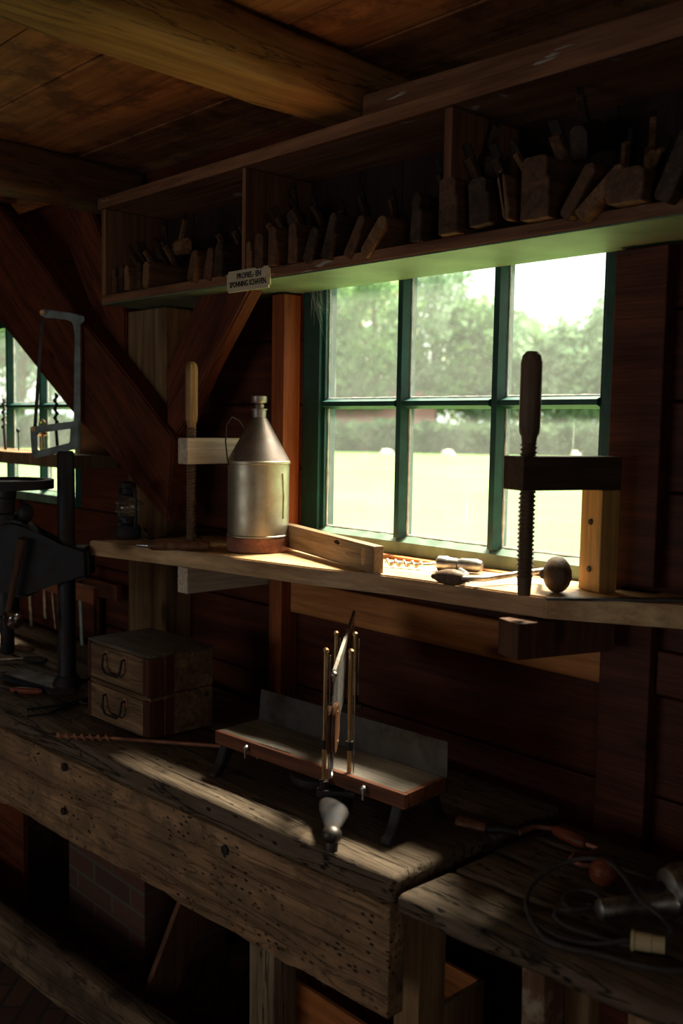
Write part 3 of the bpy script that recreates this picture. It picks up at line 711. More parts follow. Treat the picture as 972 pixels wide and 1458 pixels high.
vleg(b1, O1, -3.30, -3.21, yf(-3.2)+.05, yf(-3.2)+.12, .002, .738, W_leg); vleg(b1, O1, -3.3, -3.21, -.16, -.09, .002, .738, W_dkleg)
bm = bmn(); bx(bm, ((-5-1.58)/2, -.575, .128), (5-1.58, .05, .14), None, .008, 2); rough(bm, .06, .004, 0, 5, 9); skewed(bm); local(bm, O1); obj('bottom_rail', bm, W_lowrail, b1, True)

b2_ = thing('workbench', 'second lower weathered workbench of loose planks at the right corner', 'workbench', (-.6, -.5, 0)); O2 = Vector((-.6, -.5, 0))
def yf2(x): return -.592+(x+1.13)*.09
rows = [(0, .150), (.154, .265), (.269, .38), (.384, .50)]
for i, (a, b) in enumerate(rows):
    bm = bmn(); x0 = XE+.022+(.004 if i % 2 else 0)
    bx(bm, ((x0+.7)/2, (a+b)/2-.59, ZT2-.019), (.7-x0, b-a, .038), None, .009 if i else .014, 3); rough(bm, .04, .0035, 0, 7, 20+i)
    for v in bm.verts: v.co.y += (yf2(v.co.x)+.592)*max(0, min(1, (-v.co.y-.09)/.5)); v.co.y = min(v.co.y, -.068)
    local(bm, O2); obj('top_plank', bm, W_bench, b2_, True)
vleg(b2_, O2, P(742, 1390, y=-.515).x, P(775, 1390, y=-.515).x, -.515, -.455, .002, ZT2-.041, W_paint)
vleg(b2_, O2, P(803, 1410, y=-.44).x, P(838, 1410, y=-.44).x, -.44, -.40, .002, ZT2-.041, W_pale, 'support_board')
vleg(b2_, O2, P(893, 1440, y=-.46).x, P(940, 1440, y=-.46).x, -.46, -.41, .002, ZT2-.041, W_pale, 'support_board')
vleg(b2_, O2, P(562, 1330, y=-.42).x, P(598, 1330, y=-.42).x, -.42, -.34, .002, ZT2-.041, W_pale)
vleg(b2_, O2, .3, .38, -.42, -.34, .002, ZT2-.041, W_dkleg)
# crate below the gap of the benches
p = P(594, 1432, y=-.40); x1 = p.x-.02
cr = thing('wooden_crate', 'pale wooden crate standing on the floor between the two benches', 'crate', (x1, -.46, 0))
bm = bmn()
for z in (.004, .16, .30): b2(bm, (-.40, -.012, z), (0, 0, z+.13 if z < .3 else .40), .002)
obj('side_board', bm, W_rail, cr)
bm = bmn()
for z in (.004, .16, .30): b2(bm, (-.012, .001, z), (0, .30, z+.13 if z < .3 else .40), .002)
obj('end_board', bm, W_pale, cr)
bm = bmn(); b2(bm, (-.40, .288, .004), (-.013, .30, .40), .002); b2(bm, (-.40, .001, .004), (-.388, .287, .40), .002); obj('back_board', bm, W_rail, cr)
bm = bmn(); b2(bm, (-.387, .001, .004), (-.013, .287, .014)); obj('bottom', bm, W_rail, cr)
# brick pier, leaning boards below the bench
pr = P(205, 1300, y=-.36).x
bm = bmn(); b2(bm, (pr-.45, -.36, .0), (pr, -.07, .70), .004)
tag(obj('brick_pier', bm, Br_pier), 'low brick pier in the dark below the workbench', 'brick pier')
a = P(272, 1295, y=-.36); b = P(226, 1418, y=-.46)
def leanboard(a, b, w_, t_, mat, label, name='leaning_board'):
    bm = bmn(); d = (a-b); bz = d.length; m = d.to_track_quat('Z', 'Y').to_matrix().to_4x4()
    bx(bm, (a+b)/2, (t_, w_, bz), m, .002); o = obj(name, bm, mat); tag(o, label, 'board'); return o
leanboard(a+(a-b)*.3, b, .1, .018, W_dkleg, 'dark board leaning under the bench next to the brick pier')
bm = bmn(); q0 = P(222, 1420, y=-.46); q1 = P(380, 1490, y=-.46)
b2(bm, (q0.x, -.50, q0.z-.03), (q0.x+.42, -.44, q0.z-.004), .003); b2(bm, (q0.x+.03, -.49, 0), (q0.x+.06, -.45, q0.z-.031), .002); b2(bm, (q0.x+.33, -.49, 0), (q0.x+.36, -.45, q0.z-.031), .002)
tag(obj('low_trestle', bm, W_dkleg), 'low dark trestle on the floor holding up the leaning board', 'trestle')
a = P(461, 1398, y=-.40); b = P(436, 1470, y=-.46)
leanboard(a, b-(a-b)*.8, .012, .014, W_leg, 'thin stick leaning under the bench right of the weathered leg', 'leaning_stick')

a = P(28, 1130, y=-.42); b = P(28, 1262, y=-.42)
bm = bmn(); b2(bm, (a.x-.30, -.42, 0), (a.x+.02, -.40, .66), .003)
tag(obj('panel_board', bm, W_brace), 'dark red board standing under the bench at the left picture edge', 'board')
# ------------------------------------------------------------------ stacked tool boxes
cA = Bn(126, 1020); cB = Bn(213, 1057); cC = Bn(326, 1048)
wx = (cB-cA).length*.985; ang = math.atan2(cB.y-cA.y, cB.x-cA.x); dp = .20
ztop = P(211, 935, y=cB.y).z; hb_ = (ztop-ZT1)/2
def toolbox(z, label, top):
    r = thing('tool_box', label, 'box', (cA.x, cA.y, z), ang, 'stacked wooden tool boxes')
    h_ = hb_-.002
    bm = bmn(); b2(bm, (.001, .006, 0), (wx-.001, dp, h_-.008 if top else h_), .002); obj('body', bm, W_box, r)
    if top: bm = bmn(); b2(bm, (-.002, .001, h_-.0078), (wx+.002, dp+.002, h_), .0015); obj('lid', bm, W_boxt, r)
    bm = bmn(); b2(bm, (.014, .0, .004), (wx-.026, .0055, h_-.011), .001); obj('front_panel', bm, W_box, r)
    bm = bmn(); b2(bm, (-.001, -.001, .002), (.0135, .0055, h_-.009), .001); obj('corner_strip', bm, W_boxr, r); bm = bmn(); b2(bm, (wx-.0255, -.001, .002), (wx+.0005, .0055, h_-.009), .001); obj('corner_strip', bm, W_boxr, r)
    bm = bmn(); b2(bm, (wx-.0005, .001, .003), (wx+.003, .045, h_-.009), .001); b2(bm, (wx-.0005, .052, .003), (wx+.004, .075, h_-.009), .001); obj('side_strip', bm, W_boxr, r)
    cx = wx*.48; hw = .045; zc_ = h_*.55
    bm = bmn(); tube(bm, [(cx-hw, 0, zc_+.02), (cx-hw, -.012, zc_+.018), (cx-hw*.95, -.016, zc_-.012), (cx-hw*.6, -.017, zc_-.026), (cx+hw*.6, -.017, zc_-.026), (cx+hw*.95, -.016, zc_-.012), (cx+hw, -.012, zc_+.018), (cx+hw, 0, zc_+.02)], .0035, 8); obj('handle', bm, Mt_iron, r, True)
    bm = bmn()
    for s in (-1, 1): b2(bm, (cx+s*hw-.007, -.002, zc_+.005), (cx+s*hw+.007, .001, zc_+.03), .001)
    obj('handle_plate', bm, Mt_rust, r)
    return r
toolbox(ZT1+.003, 'lower of two stacked wooden tool boxes on the workbench', False)
toolbox(ZT1+.003+hb_, 'upper of two stacked wooden tool boxes, grey lid', True)

# ------------------------------------------------------------------ miter box
fa = P(306, 1040, z=.9); fb = P(576, 1132, z=.9); ML = (fb-fa).length; ma = math.atan2(fb.y-fa.y, fb.x-fa.x)
mb = thing('miter_box', 'old miter box with reddish wooden bed and curved iron feet on workbench', 'miter box', (fa.x, fa.y, ZT1+.002), ma)
MI = (Matrix.Translation(mb.location) @ Matrix.Rotation(ma, 4, 'Z')).inverted()
MD = .132; zt = .098
bm = bmn(); b2(bm, (0, 0, zt-.030), (ML, .012, zt), .0015); obj('front_rail', bm, W_miter, mb)
bm = bmn(); b2(bm, (ML-.012, .0125, zt-.030), (ML, MD, zt), .0015); obj('end_rail', bm, W_miter, mb)
bm = bmn(); b2(bm, (.001, .0125, zt-.022), (ML-.0125, MD, zt-.001), .001); obj('bed', bm, W_bed, mb)
bm = bmn(); prism(bm, [(.0, zt-.03), (ML+.002, zt-.03), (ML+.002, zt+.074), (.01, zt+.074)], 'y', MD+.0005, MD+.004, .0006); obj('fence', bm, Mt_plate, mb)
def foot(x, y, s):
    bm = bmn(); pl = [(0, zt-.031), (.030, zt-.031), (.024, .05), (.008, .03), (-.004, .013), (-.012, .002), (-.034, .002), (-.032, .010), (-.022, .016), (-.012, .035), (-.004, .055)]
    pl = [(y+s*a, z) for a, z in pl]
    prism(bm, pl, 'x', x-.012, x+.012, .002); obj('foot', bm, Mt_iron, mb, True)
def foot_old(x, y, s):
    bm = bmn(); pl = [(0, zt-.031), (.032, zt-.031), (.022, .05), (.008, .03), (-.008, .013), (-.020, .002), (-.042, .002), (-.040, .010), (-.026, .016), (-.012, .035), (.0, .055)]
    pl = [(x+s*a, z) for a, z in pl]
    prism(bm, pl, 'y', y-.010, y+.010, .002); obj('foot', bm, Mt_iron, mb, True)
foot(.022, .006, 1); foot(ML-.024, .006, 1); foot(.022, MD-.006, -1); foot(ML-.024, MD-.006, -1)
bm = bmn(); lathe(bm, [(.068, zt-.052), (.07, zt-.048), (.07, zt-.036), (.064, zt-.032)], 40, None, (ML*.52, .055, 0)); obj('quadrant', bm, Mt_iron, mb, True)
for sx_ in (.2, .82):
    bm = bmn(); lathe(bm, [(.007, 0), (.007, .008), (.004, .010)], 14, dirm((0, -1, 0)), (ML*sx_, 0, zt-.014)); bx(bm, (ML*sx_+.004, -.010, zt-.022), (.004, .004, .024)); obj('thumb_screw', bm, Mt_steel, mb, True)
bm = bmn(); tube(bm, [(.16*ML+.05, 0.01, zt+.0005), (ML*.42, .012, zt+.0008)], .0015, 6); obj('wire', bm, Mt_steel, mb, True)
# swinging arm and guide posts, in the box's frame
def ml(p): return MI @ p
g = [P(461, 1125, z=.86), P(496, 1127, z=.86)]
axis = (P(492, 1000, y=-.345)-P(478, 1125, z=.86)); axis.z = 0; axis.normalize(); side = Vector((axis.y, -axis.x, 0))
cen = (g[0]+g[1])/2; half = .0255
kn = P(472, 1188, z=.835)
bm = bmn(); c0 = ml(Vector((cen.x, cen.y, .86))); kl = ml(kn); d_ = (kl-c0); d_.z = 0
tube(bm, [c0+Vector((0, 0, -.02)), c0+d_*.35+Vector((0, 0, -.022)), c0+d_*.7+Vector((0, 0, -.024)), kl+Vector((0, 0, .008))], [.036, .032, .020, .012], 20, flat=.45)
obj('swing_arm', bm, Mt_iron, mb, True)
bm = bmn(); ellipsoid(bm, kl, .0195, .017, (0, 0, 1)); lathe(bm, [(.012, 0), (.012, .014), (.010, .020)], 18, None, kl-Vector((0, 0, .031))); obj('arm_knob', bm, Mt_plate, mb, True)
RA = Matrix.Rotation(math.atan2(side.y, side.x)-ma, 4, 'Z')
def yoke(c, z0, z1, zb_, name):
    bm = bmn(); bx(bm, ml(Vector((c.x, c.y, z0+.004))), (.080, .026, .016), RA, .003)
    for s in (-1, 1):
        q = ml(c+side*half*s); lathe(bm, [(.0085, z0-.8-.002+.0), (.0095, z0-.8+.002), (.0095, z0-.8+.026), (.007, z0-.8+.028)], 14, None, (q.x, q.y, -.0))
    obj(name, bm, Mt_iron, mb, True)
    for s in (-1, 1):
        bm = bmn(); q = ml(c+side*half*s); lathe(bm, [(.0048, z0-.8+.02), (.0048, z1-.8-.004), (.0062, z1-.8-.003), (.0062, z1-.8+.002), (.003, z1-.8+.005)], 14, None, (q.x, q.y, 0)); rd = obj('guide_rod', bm, Mt_brass, mb, True)
        bm = bmn(); q = ml(c+side*half*s+Vector((0.007, .0055, 0))); tube(bm, [(q.x, q.y, z0-.8+.02), (q.x, q.y, z1-.8-.01)], .0014, 6); obj('lift_wire', bm, Mt_steel, mb, True)
        if zb_:
            bm = bmn(); q = ml(c+side*half*s); lathe(bm, [(.0075, 0), (.0082, .002), (.0082, .016), (.0075, .018)], 14, None, (q.x, q.y, zb_-.8)); obj('collar', bm, Mt_iron, mb, True)
yoke(Vector((cen.x, cen.y, 0)), .852, 1.148, .945, 'front_yoke')
bk = (P(477, 902, z=1.15)+P(507, 902, z=1.15))/2
half = (P(477, 902, z=1.15)-P(507, 902, z=1.15)).length/2*.9
bk.z = 0
yoke(bk, .985, 1.148, None, 'back_yoke')
bm = bmn(); q = ml(bk); b2(bm, (q.x-.012, MD+.005, .05), (q.x+.012, q.y+.006 if q.y+.006 > MD+.02 else MD+.02, .190), .003); obj('back_bracket', bm, Mt_iron, mb)

# back saw held in the guides
u = Vector((bk.x-cen.x, bk.y-cen.y, 0)).normalized()
s0 = Vector((cen.x, cen.y, 0))-u*.085; s0 = Vector((s0.x, s0.y, 1.128)); 
sr = math.atan2(u.y, u.x)
sw_ = thing('miter_saw', 'long back saw with dark wooden handle held upright in the miter guides', 'saw', s0, sr)
tipd = (Vector((P(503, 862, y=-.17).x, -.17, 0))-Vector((s0.x, s0.y, 0))).length
bm = bmn(); prism(bm, [(.0, -.012), (tipd-.02, .02), (tipd, .018), (tipd, -.085), (tipd-.01, -.10), (0, -.135), (-.03, -.13), (-.03, -.055)], 'y', -.0007, .0007)
obj('blade', bm, Mt_steel, sw_)
bm = bmn()
prism(bm, [(-.0, -.020), (tipd*1.0, .018), (tipd, .028), (-.0, .004)], 'y', -.0035, .0035, .0012); ellipsoid(bm, Vector((-.004, 0, -.004)), .0068, .0085, (1, 0, 0), 14, 8)
obj('spine', bm, Mt_bright, sw_, True)
bm = bmn()
hx = [(-.005, -.020), (-.022, -.014), (-.04, -.03), (-.047, -.06), (-.05, -.09), (-.045, -.125), (-.03, -.145), (-.012, -.15), (.02, -.145), (.045, -.135), (.06, -.12), (.06, -.05), (.03, -.025)]
hx = [(a-.012, b*.72-.045) for a, b in hx]
prism(bm, hx, 'y', -.0085, -.0009, .003); prism(bm, hx, 'y', .0009, .0085, .003); obj('handle', bm, W_gripd, sw_, True)
bm = bmn()
for x, z in ((.03, -.05), (.035, -.11)): tube(bm, [(x-.03, -.0095, z-.03), (x-.03, .0095, z-.03)], .004, 10)
obj('handle_screw', bm, Mt_brass, sw_, True)
bm = bmn(); tube(bm, [(-.03+.018*cos(t*pi/8), 0, -.175+.022*sin(t*pi/8)) for t in range(16)], .0025, 8, closed=True); obj('hanging_ring', bm, Mt_steel, sw_, True)

# ------------------------------------------------------------------ small tools on the benches
def laid(name, label, cat, o, group=None): return thing(name, label, cat, o, 0, group)
o = Bn(200, 1052); t = laid('auger_bit', 'long rusty auger bit lying on the bench before the tool boxes', 'drill bit', o)
bm = bmn(); a, b, c = Bn(80, 1048, .010)-o, Bn(160, 1051, .010)-o, Bn(335, 1064, .008)-o
spiral_bit(bm, a, b, .0095, 7); obj('twist', bm, Mt_rust, t, True); bm = bmn(); tube(bm, [b, c], .0048, 8); obj('shank', bm, Mt_rust, t, True)
o = Bn(180, 1010); t = laid('bolt', 'small steel bolt lying under the miter box behind its left foot', 'bolt', Bn(368, 1083))
bm = bmn(); lathe(bm, [(.010, .0), (.010, .006), (.005, .007), (.005, .022)], 12, dirm((1, .2, .1)), (0, 0, .010)); obj('shank', bm, Mt_steel, t, True)
tools = [((0, 916), (20, 920), (48, 925), .010, 'dark round-ended chisel lying hindmost of the bench tools by the drill press', W_dkleg, Mt_steel),
         ((0, 940), (34, 938), (66, 940), .013, 'grey chisel with black handle end, middle of the tools by the drill press', Mt_iron, Mt_steel),
         ((-5, 956), (30, 958), (60, 962), .010, 'grey flat tool lying in front of the chisels by the drill press', Mt_iron, Mt_plate),
         ((-10, 975), (15, 982), (60, 985), .010, 'red handled tool at the left bench edge below the drill press', W_red, Mt_iron)]
for i, (a, b, c, r_, lab, m1, m2) in enumerate(tools):
    o = Bn(*b); t = laid('chisel', lab, 'chisel', o, 'tools lying left on the bench')
    A_, B2, C2 = Bn(*a, r_)-o, Bn(*b, r_)-o, Bn(*c, r_)-o
    if i < 2: A_ = A_-(B2-A_)*2
    bm = bmn(); tube(bm, [B2, B2.lerp(C2, .3), B2.lerp(C2, .8), C2], [r_*.6, r_, r_, r_*.6], 12); obj('handle', bm, m1, t, True)
    bm = bmn(); tube(bm, [A_, B2], r_*.75, 8, flat=.4); obj('blade', bm, m2, t, True)
o = Bn(80, 1012); t = laid('pincers', 'dark iron pincers lying on the bench left of the tool boxes', 'pincers', o)
for yy, nm in ((1006, 'arm'), (1016, 'arm')):
    bm = bmn(); tube(bm, [Bn(x, y, .007)-o for x, y in ((38, yy+4), (70, yy), (98, 1003), (112, 999), (124, 1003 if yy > 1010 else 994))], [.0035, .004, .005, .008, .004], 8); obj(nm, bm, Mt_iron, t, True)
for a, b, lab in (((20, 986), (75, 978), 'dark file lying beside the drill press base'), ((100, 965), (126, 968), 'short iron punch between drill press base and tool boxes')):
    o = Bn(*a); t = laid('file', lab, 'file', o); bm = bmn(); tube(bm, [Bn(*a, .006)-o, Bn(*b, .006)-o], .0055, 6); obj('shaft', bm, Mt_iron, t)

# second bench: brace, drill and cord
def B2p(px, py, h=0): return P(px, py, z=ZT2+.002+h)
o = B2p(740, 1190); t = laid('hand_brace', 'hand brace with red wooden knob lying on the second bench', 'hand brace', o)
l = lambda px, py, h: B2p(px, py, h)-o
a, b = l(649, 1170, .016), l(692, 1180, .016); d = b-a
bm = bmn(); tube(bm, [a, a+d*.08, a+d*.45, a+d*.5, a+d*.9, b], [.009, .0145, .0155, .0135, .013, .009], 18); obj('chuck_sleeve', bm, W_gripd, t, True)
c, d2_ = l(715, 1181, .016), l(738, 1186, .016)
bm = bmn(); tube(bm, [b, b.lerp(c, .5), c, d2_], [.010, .011, .009, .005], 14); obj('ratchet', bm, Mt_iron, t, True)
bm = bmn(); pts = [d2_, l(760, 1177, .014), l(790, 1180, .014), l(838, 1203, .014), l(852, 1209, .012), l(840, 1216, .010), l(818, 1216, .010), l(812, 1224, .010), l(826, 1231, .016), l(848, 1234, .025)]
tube(bm, pts, .0052, 10); obj('crank', bm, W_dkleg if 0 else Mt_rust, t, True)
a, b = l(788, 1181, .014), l(834, 1202, .014); d = b-a
bm = bmn(); tube(bm, [a, a+d*.06, a+d*.3, a+d*.7, a+d*.94, b], [.007, .010, .0125, .0125, .010, .007], 16); obj('grip', bm, W_red, t, True)
bm = bmn(); ellipsoid(bm, l(860, 1242, .027), .0265, .026, (.6, -.5, .2)); obj('head_knob', bm, W_red, t, True)
o = B2p(700, 1200); t = laid('thin_rod', 'thin iron rod lying in the gap behind the front plank of second bench', 'rod', o)
bm = bmn(); tube(bm, [B2p(x, y, .004)-o for x, y in ((690, 1212), (720, 1203), (760, 1190), (790, 1187))], .003, 6); obj('rod', bm, Mt_iron, t, True)
o = B2p(930, 1285); t = laid('electric_drill', 'old grey metal electric drill lying at the right edge of second bench', 'drill', o)
l = lambda px, py, h: B2p(px, py, h)-o
a, b = l(850, 1296, .028), l(956, 1283, .032); d = b-a
bm = bmn(); tube(bm, [a, a+d*.03, a+d*.1, a+d*.5, a+d*.85, b], [.010, .0165, .018, .0175, .019, .026], 24); obj('handle', bm, Mt_steel, t, True)
c = l(1010, 1262, .045)
bm = bmn(); dd = Vector((.5, .86, 0)); lathe(bm, [(.012, -.09), (.036, -.08), (.043, -.06), (.043, .05), (.036, .07), (.02, .08), (.018, .12)], 28, dirm(dd), c); obj('motor_housing', bm, Mt_steel, t, True)
bm = bmn(); q = c-dd*.13; lathe(bm, [(.012, 0), (.016, .01), (.016, .04)], 20, dirm(dd), q); obj('chuck', bm, Mt_iron, t, True)
bm = bmn(); bx(bm, l(945, 1298, .012), (.03, .012, .02), Matrix.Rotation(.4, 4, 'Z'), .003); obj('trigger', bm, Mt_iron, t)
def smooth_path(pts, sub=6):
    out = []; n = len(pts)
    for i in range(n-1):
        p0, p1, p2, p3 = pts[max(i-1, 0)], pts[i], pts[i+1], pts[min(i+2, n-1)]
        for k in range(sub):
            s = k/sub; out.append(.5*((2*p1)+(p2-p0)*s+(2*p0-5*p1+4*p2-p3)*s*s+(3*p1-p0-3*p2+p3)*s**3))
    return out+[pts[-1]]
r_ = .0042
path = [(870, 1300, .020), (855, 1296, .02), (838, 1290, .006), (812, 1293, .005), (802, 1284, .005), (806, 1274, .006), (824, 1268, .008), (846, 1271, .010), (856, 1282, .012), (840, 1292, .012), (815, 1295, .012),
        (795, 1296, .009), (789, 1306, .005), (806, 1319, .005), (840, 1331, .005), (890, 1345, .006), (930, 1346, .012), (955, 1325, .03), (938, 1303, .06), (912, 1282, .065), (888, 1248, .055), (866, 1228, .05), (834, 1222, .045), (806, 1228, .035), (776, 1243, .024), (755, 1264, .014), (749, 1289, .006), (758, 1315, .005), (776, 1338, .005), (810, 1350, .005), (850, 1358, .005), (900, 1372, .005), (960, 1382, .005), (1000, 1375, .005)]
o = B2p(800, 1300); t = laid('power_cord', 'dark power cord coiled on second bench ending in a cream connector', 'cord', o)
bm = bmn(); tube(bm, smooth_path([B2p(*q)-o for q in path]), r_, 10); obj('cord', bm, Mt_cord, t, True)
bm = bmn(); tube(bm, smooth_path([B2p(*q)-o for q in ((765, 1318, .005), (800, 1336, .005), (845, 1344, .005), (880, 1340, .012), (900, 1338, .014))]), r_, 10); obj('cord_end', bm, Mt_cord, t, True)
a, b = B2p(897, 1338, .015)-o, B2p(946, 1346, .015)-o; d = b-a
bm = bmn(); tube(bm, [a, a+d*.02, a+d*.10, a+d*.12, a+d*.6, a+d*.62, b], [.009, .0165, .0165, .0145, .0145, .0135, .0135], 22); obj('connector', bm, Mt_cream, t, True)
# ------------------------------------------------------------------ left corner: hacksaw, far shelf, drill press, tool rack
fr = P(97, 581, y=-.17)
vd = CAM-P(82, 550, y=-.25); hz = math.atan2(vd.y, vd.x)+pi/2
hc = P(82, 550, y=-.25); k = (hc-CAM).dot(F)/FPX
hs = thing('hacksaw', 'grey-green hacksaw hanging blade up in front of the diagonal brace', 'saw', hc, hz)
def hp(px, py): return ((px-82)*k, (550-py)*k)
def hprism(bm, pts, a=-.006, b=.006, bev=.002): prism(bm, [hp(*q) for q in pts], 'y', a, b, bev)
bm = bmn(); hprism(bm, [(58, 446), (63, 443), (100, 446), (119, 450), (120, 456), (114, 462), (113, 640), (103, 640), (106, 475), (103, 459), (96, 456), (64, 454)]); obj('frame', bm, Mt_grey, hs)
bm = bmn(); hprism(bm, [(60, 452), (64, 452), (53, 612), (48, 612)], -.001, .001, 0); obj('saw_blade', bm, Mt_plate, hs)
bm = bmn(); hprism(bm, [(44, 608), (110, 598), (112, 608), (54, 617), (54, 642), (98, 630), (99, 606), (111, 606), (111, 638), (52, 652), (46, 648)], -.011, .011, .003); obj('handle', bm, Mt_grey, hs)
bm = bmn(); a = hp(60, 597); 
for q, r_ in (((48, 611), .009), ((62, 448), .008)):
    c = hp(*q); tube(bm, [(c[0], -.014, c[1]), (c[0], .014, c[1])], r_, 12)
obj('wing_nut', bm, Mt_brass, hs, True)
bm = bmn(); c = hp(90, 449); tube(bm, [(c[0], .0, c[1]+.003), (c[0], .10, c[1]+.012)], .003, 8)
obj('hook', bm, Mt_iron, hs, True)
# far shelf across the left window
s2 = thing('far_shelf', 'brown shelf board crossing the left window with bits standing on it', 'shelf', (-3.6, -.2, 1.44))
bm = bmn(); b2(bm, (-1.2, 0, 0), (.53, .19, .045), .004); obj('board', bm, W_shelf if 0 else W_post, s2)
bm = bmn(); b2(bm, (-.9, .14, -.12), (-.86, .19, 0), .003); obj('bracket', bm, W_dkleg, s2)
zs2 = 1.4855
def bit(px, ytop, lab, spiral=True):
    q = P(px, 640, y=-.12); q = Vector((q.x, -.12, zs2)); h_ = P(px, ytop, y=-.12).z-zs2
    t = thing('auger_bit', lab, 'drill bit', q, 0, 'bits standing on the far shelf')
    if spiral:
        bm = bmn(); spiral_bit(bm, (0, 0, h_*.42), (0, 0, h_), .011, 4); obj('twist', bm, Mt_iron, t, True)
        bm = bmn(); tube(bm, [(0.012, 0, 0), (0, 0, h_*.42)], .006, 8); obj('shank', bm, Mt_iron, t, True)
    else:
        bm = bmn(); tube(bm, [(.004, 0, 0), (0, 0, h_-.01)], .003, 8); obj('shaft', bm, Mt_iron, t, True)
        bm = bmn(); ellipsoid(bm, Vector((0, 0, h_-.008)), .008, .009, (0, 0, 1), 12, 8); obj('tip', bm, Mt_iron, t, True)
bit(6, 568, 'leftmost auger bit standing on the far shelf in the left window'); bit(26, 610, 'small awl standing between the auger bits on far shelf', False); bit(80, 560, 'right auger bit standing on the far shelf behind the hacksaw')
q = P(60, 600, y=-.14); t = thing('brass_fitting', 'small brass ring fitting standing on the far shelf behind the hacksaw', 'fitting', (q.x, -.14, zs2))
bm = bmn(); lathe(bm, [(.006, 0), (.006, .06), (.02, .066), (.02, .075), (.012, .080)], 14); obj('stem', bm, Mt_brass, t, True)
bm = bmn(); tube(bm, [(.022*cos(v*pi/8), 0, .10+.018*sin(v*pi/8)) for v in range(16)], .004, 8, closed=True); obj('ring', bm, Mt_brass, t, True)

# bench drill press
c0 = P(96, 985, z=ZT1); 
dp_ = thing('drill_press', 'black cast iron hand drill press standing on the left of the bench', 'drill press', (c0.x, c0.y, ZT1+.002), R(0))
DPO = Vector((c0.x, c0.y, ZT1+.002)); 
ax_ = Vector((-cos(yaw), -sin(yaw), 0))     # towards picture left
def dl(px, py):                             # picture point in the vertical plane through the column
    s = (Vector((c0.x, c0.y, 0))-CAM); dpt = s.dot(Vector((F.x, F.y, 0)).normalized())
    d = F*FPX + Rr*(px-W/2) - Ur*(py-H/2); hn = Vector((F.x, F.y, 0)).normalized(); return CAM+d*(dpt/d.dot(hn))-DPO
top = dl(98, 642).z
bm = bmn(); lathe(bm, [(.030, .02), (.026, .06), (.025, top-.01), (.02, top)], 24); obj('column', bm, Mt_iron, dp_, True)
bm = bmn(); pl = [Vector((.05, .0, 0)), Vector((-.02, .06, 0)), Vector((-.26, -.02, 0)), Vector((-.24, -.10, 0)), Vector((.02, -.06, 0))]
prism(bm, [(v.x, v.y) for v in pl], 'z', 0, .022, .006); lathe(bm, [(.045, .02), (.034, .045), (.030, .05)], 20); obj('base', bm, Mt_iron, dp_, True)
Rv = Matrix.Rotation(yaw, 4, 'Z')
bm = bmn(); pts = [(-12, 745), (20, 738), (40, 742), (62, 765), (84, 776), (130, 778), (132, 822), (80, 824), (62, 838), (40, 850), (12, 845), (-12, 830)]
loc_ = [dl(*q) for q in pts]
hv = Vector((cos(yaw), sin(yaw), 0)); nv = Vector((-sin(yaw), cos(yaw), 0))
def plateprism(bm, pts, a, b):
    A2 = [bm.verts.new(q+nv*a) for q in pts]; B3 = [bm.verts.new(q+nv*b) for q in pts]; n = len(pts)
    bm.faces.new(A2); bm.faces.new(B3[::-1])
    for i in range(n): bm.faces.new((A2[i], B3[i], B3[(i+1) % n], A2[(i+1) % n]))
plateprism(bm, loc_, -.045, .045); bmesh.ops.bevel(bm, geom=bm.edges[:], offset=.012, segments=3, affect='EDGES'); obj('gear_housing', bm, Mt_iron, dp_, True)
wc = dl(8, 688)
bm = bmn(); lathe(bm, [(.02, -.012), (.10, -.008), (.112, -.014), (.136, -.014), (.136, .012), (.112, .012), (.10, .004), (.02, .006)], 40, None, wc); obj('flywheel', bm, Mt_iron, dp_, True)
bm = bmn(); lathe(bm, [(.035, -.12), (.035, -.09), (.026, -.085), (.026, -.045), (.03, -.04), (.03, -.012)], 20, None, wc+Vector((0, 0, 0))); obj('spindle', bm, Mt_iron, dp_, True)
bm = bmn(); q = dl(3, 720); ellipsoid(bm, q, .02, .04, (0, 0, 1)); q = dl(36, 730); ellipsoid(bm, q, .024, .03, (0, 0, 1)); obj('bearing_cap', bm, Mt_iron, dp_, True)
bm = bmn(); q = dl(10, 850); lathe(bm, [(.015, -.17), (.02, -.16), (.02, -.06), (.035, -.05), (.035, .02)], 20, None, q); obj('quill', bm, Mt_iron, dp_, True)
bm = bmn(); a, b = dl(42, 765)-nv*.07, dl(22, 872)-nv*.07; tube(bm, [a+nv*.03, a, a.lerp(b, .5), b], [.012, .014, .010, .011], 12, flat=.7); obj('crank_arm', bm, W_dkleg, dp_, True)
bm = bmn(); b = dl(22, 868)-nv*.075; c = b-nv*.05+hv*.045+Vector((0, 0, -.012)); tube(bm, [b, b.lerp(c, .25), b.lerp(c, .6), b.lerp(c, .9), c], [.012, .018, .027, .023, .010], 18); obj('crank_knob', bm, metal('shiny_knob', (.8, .8, .82), .16), dp_, True)

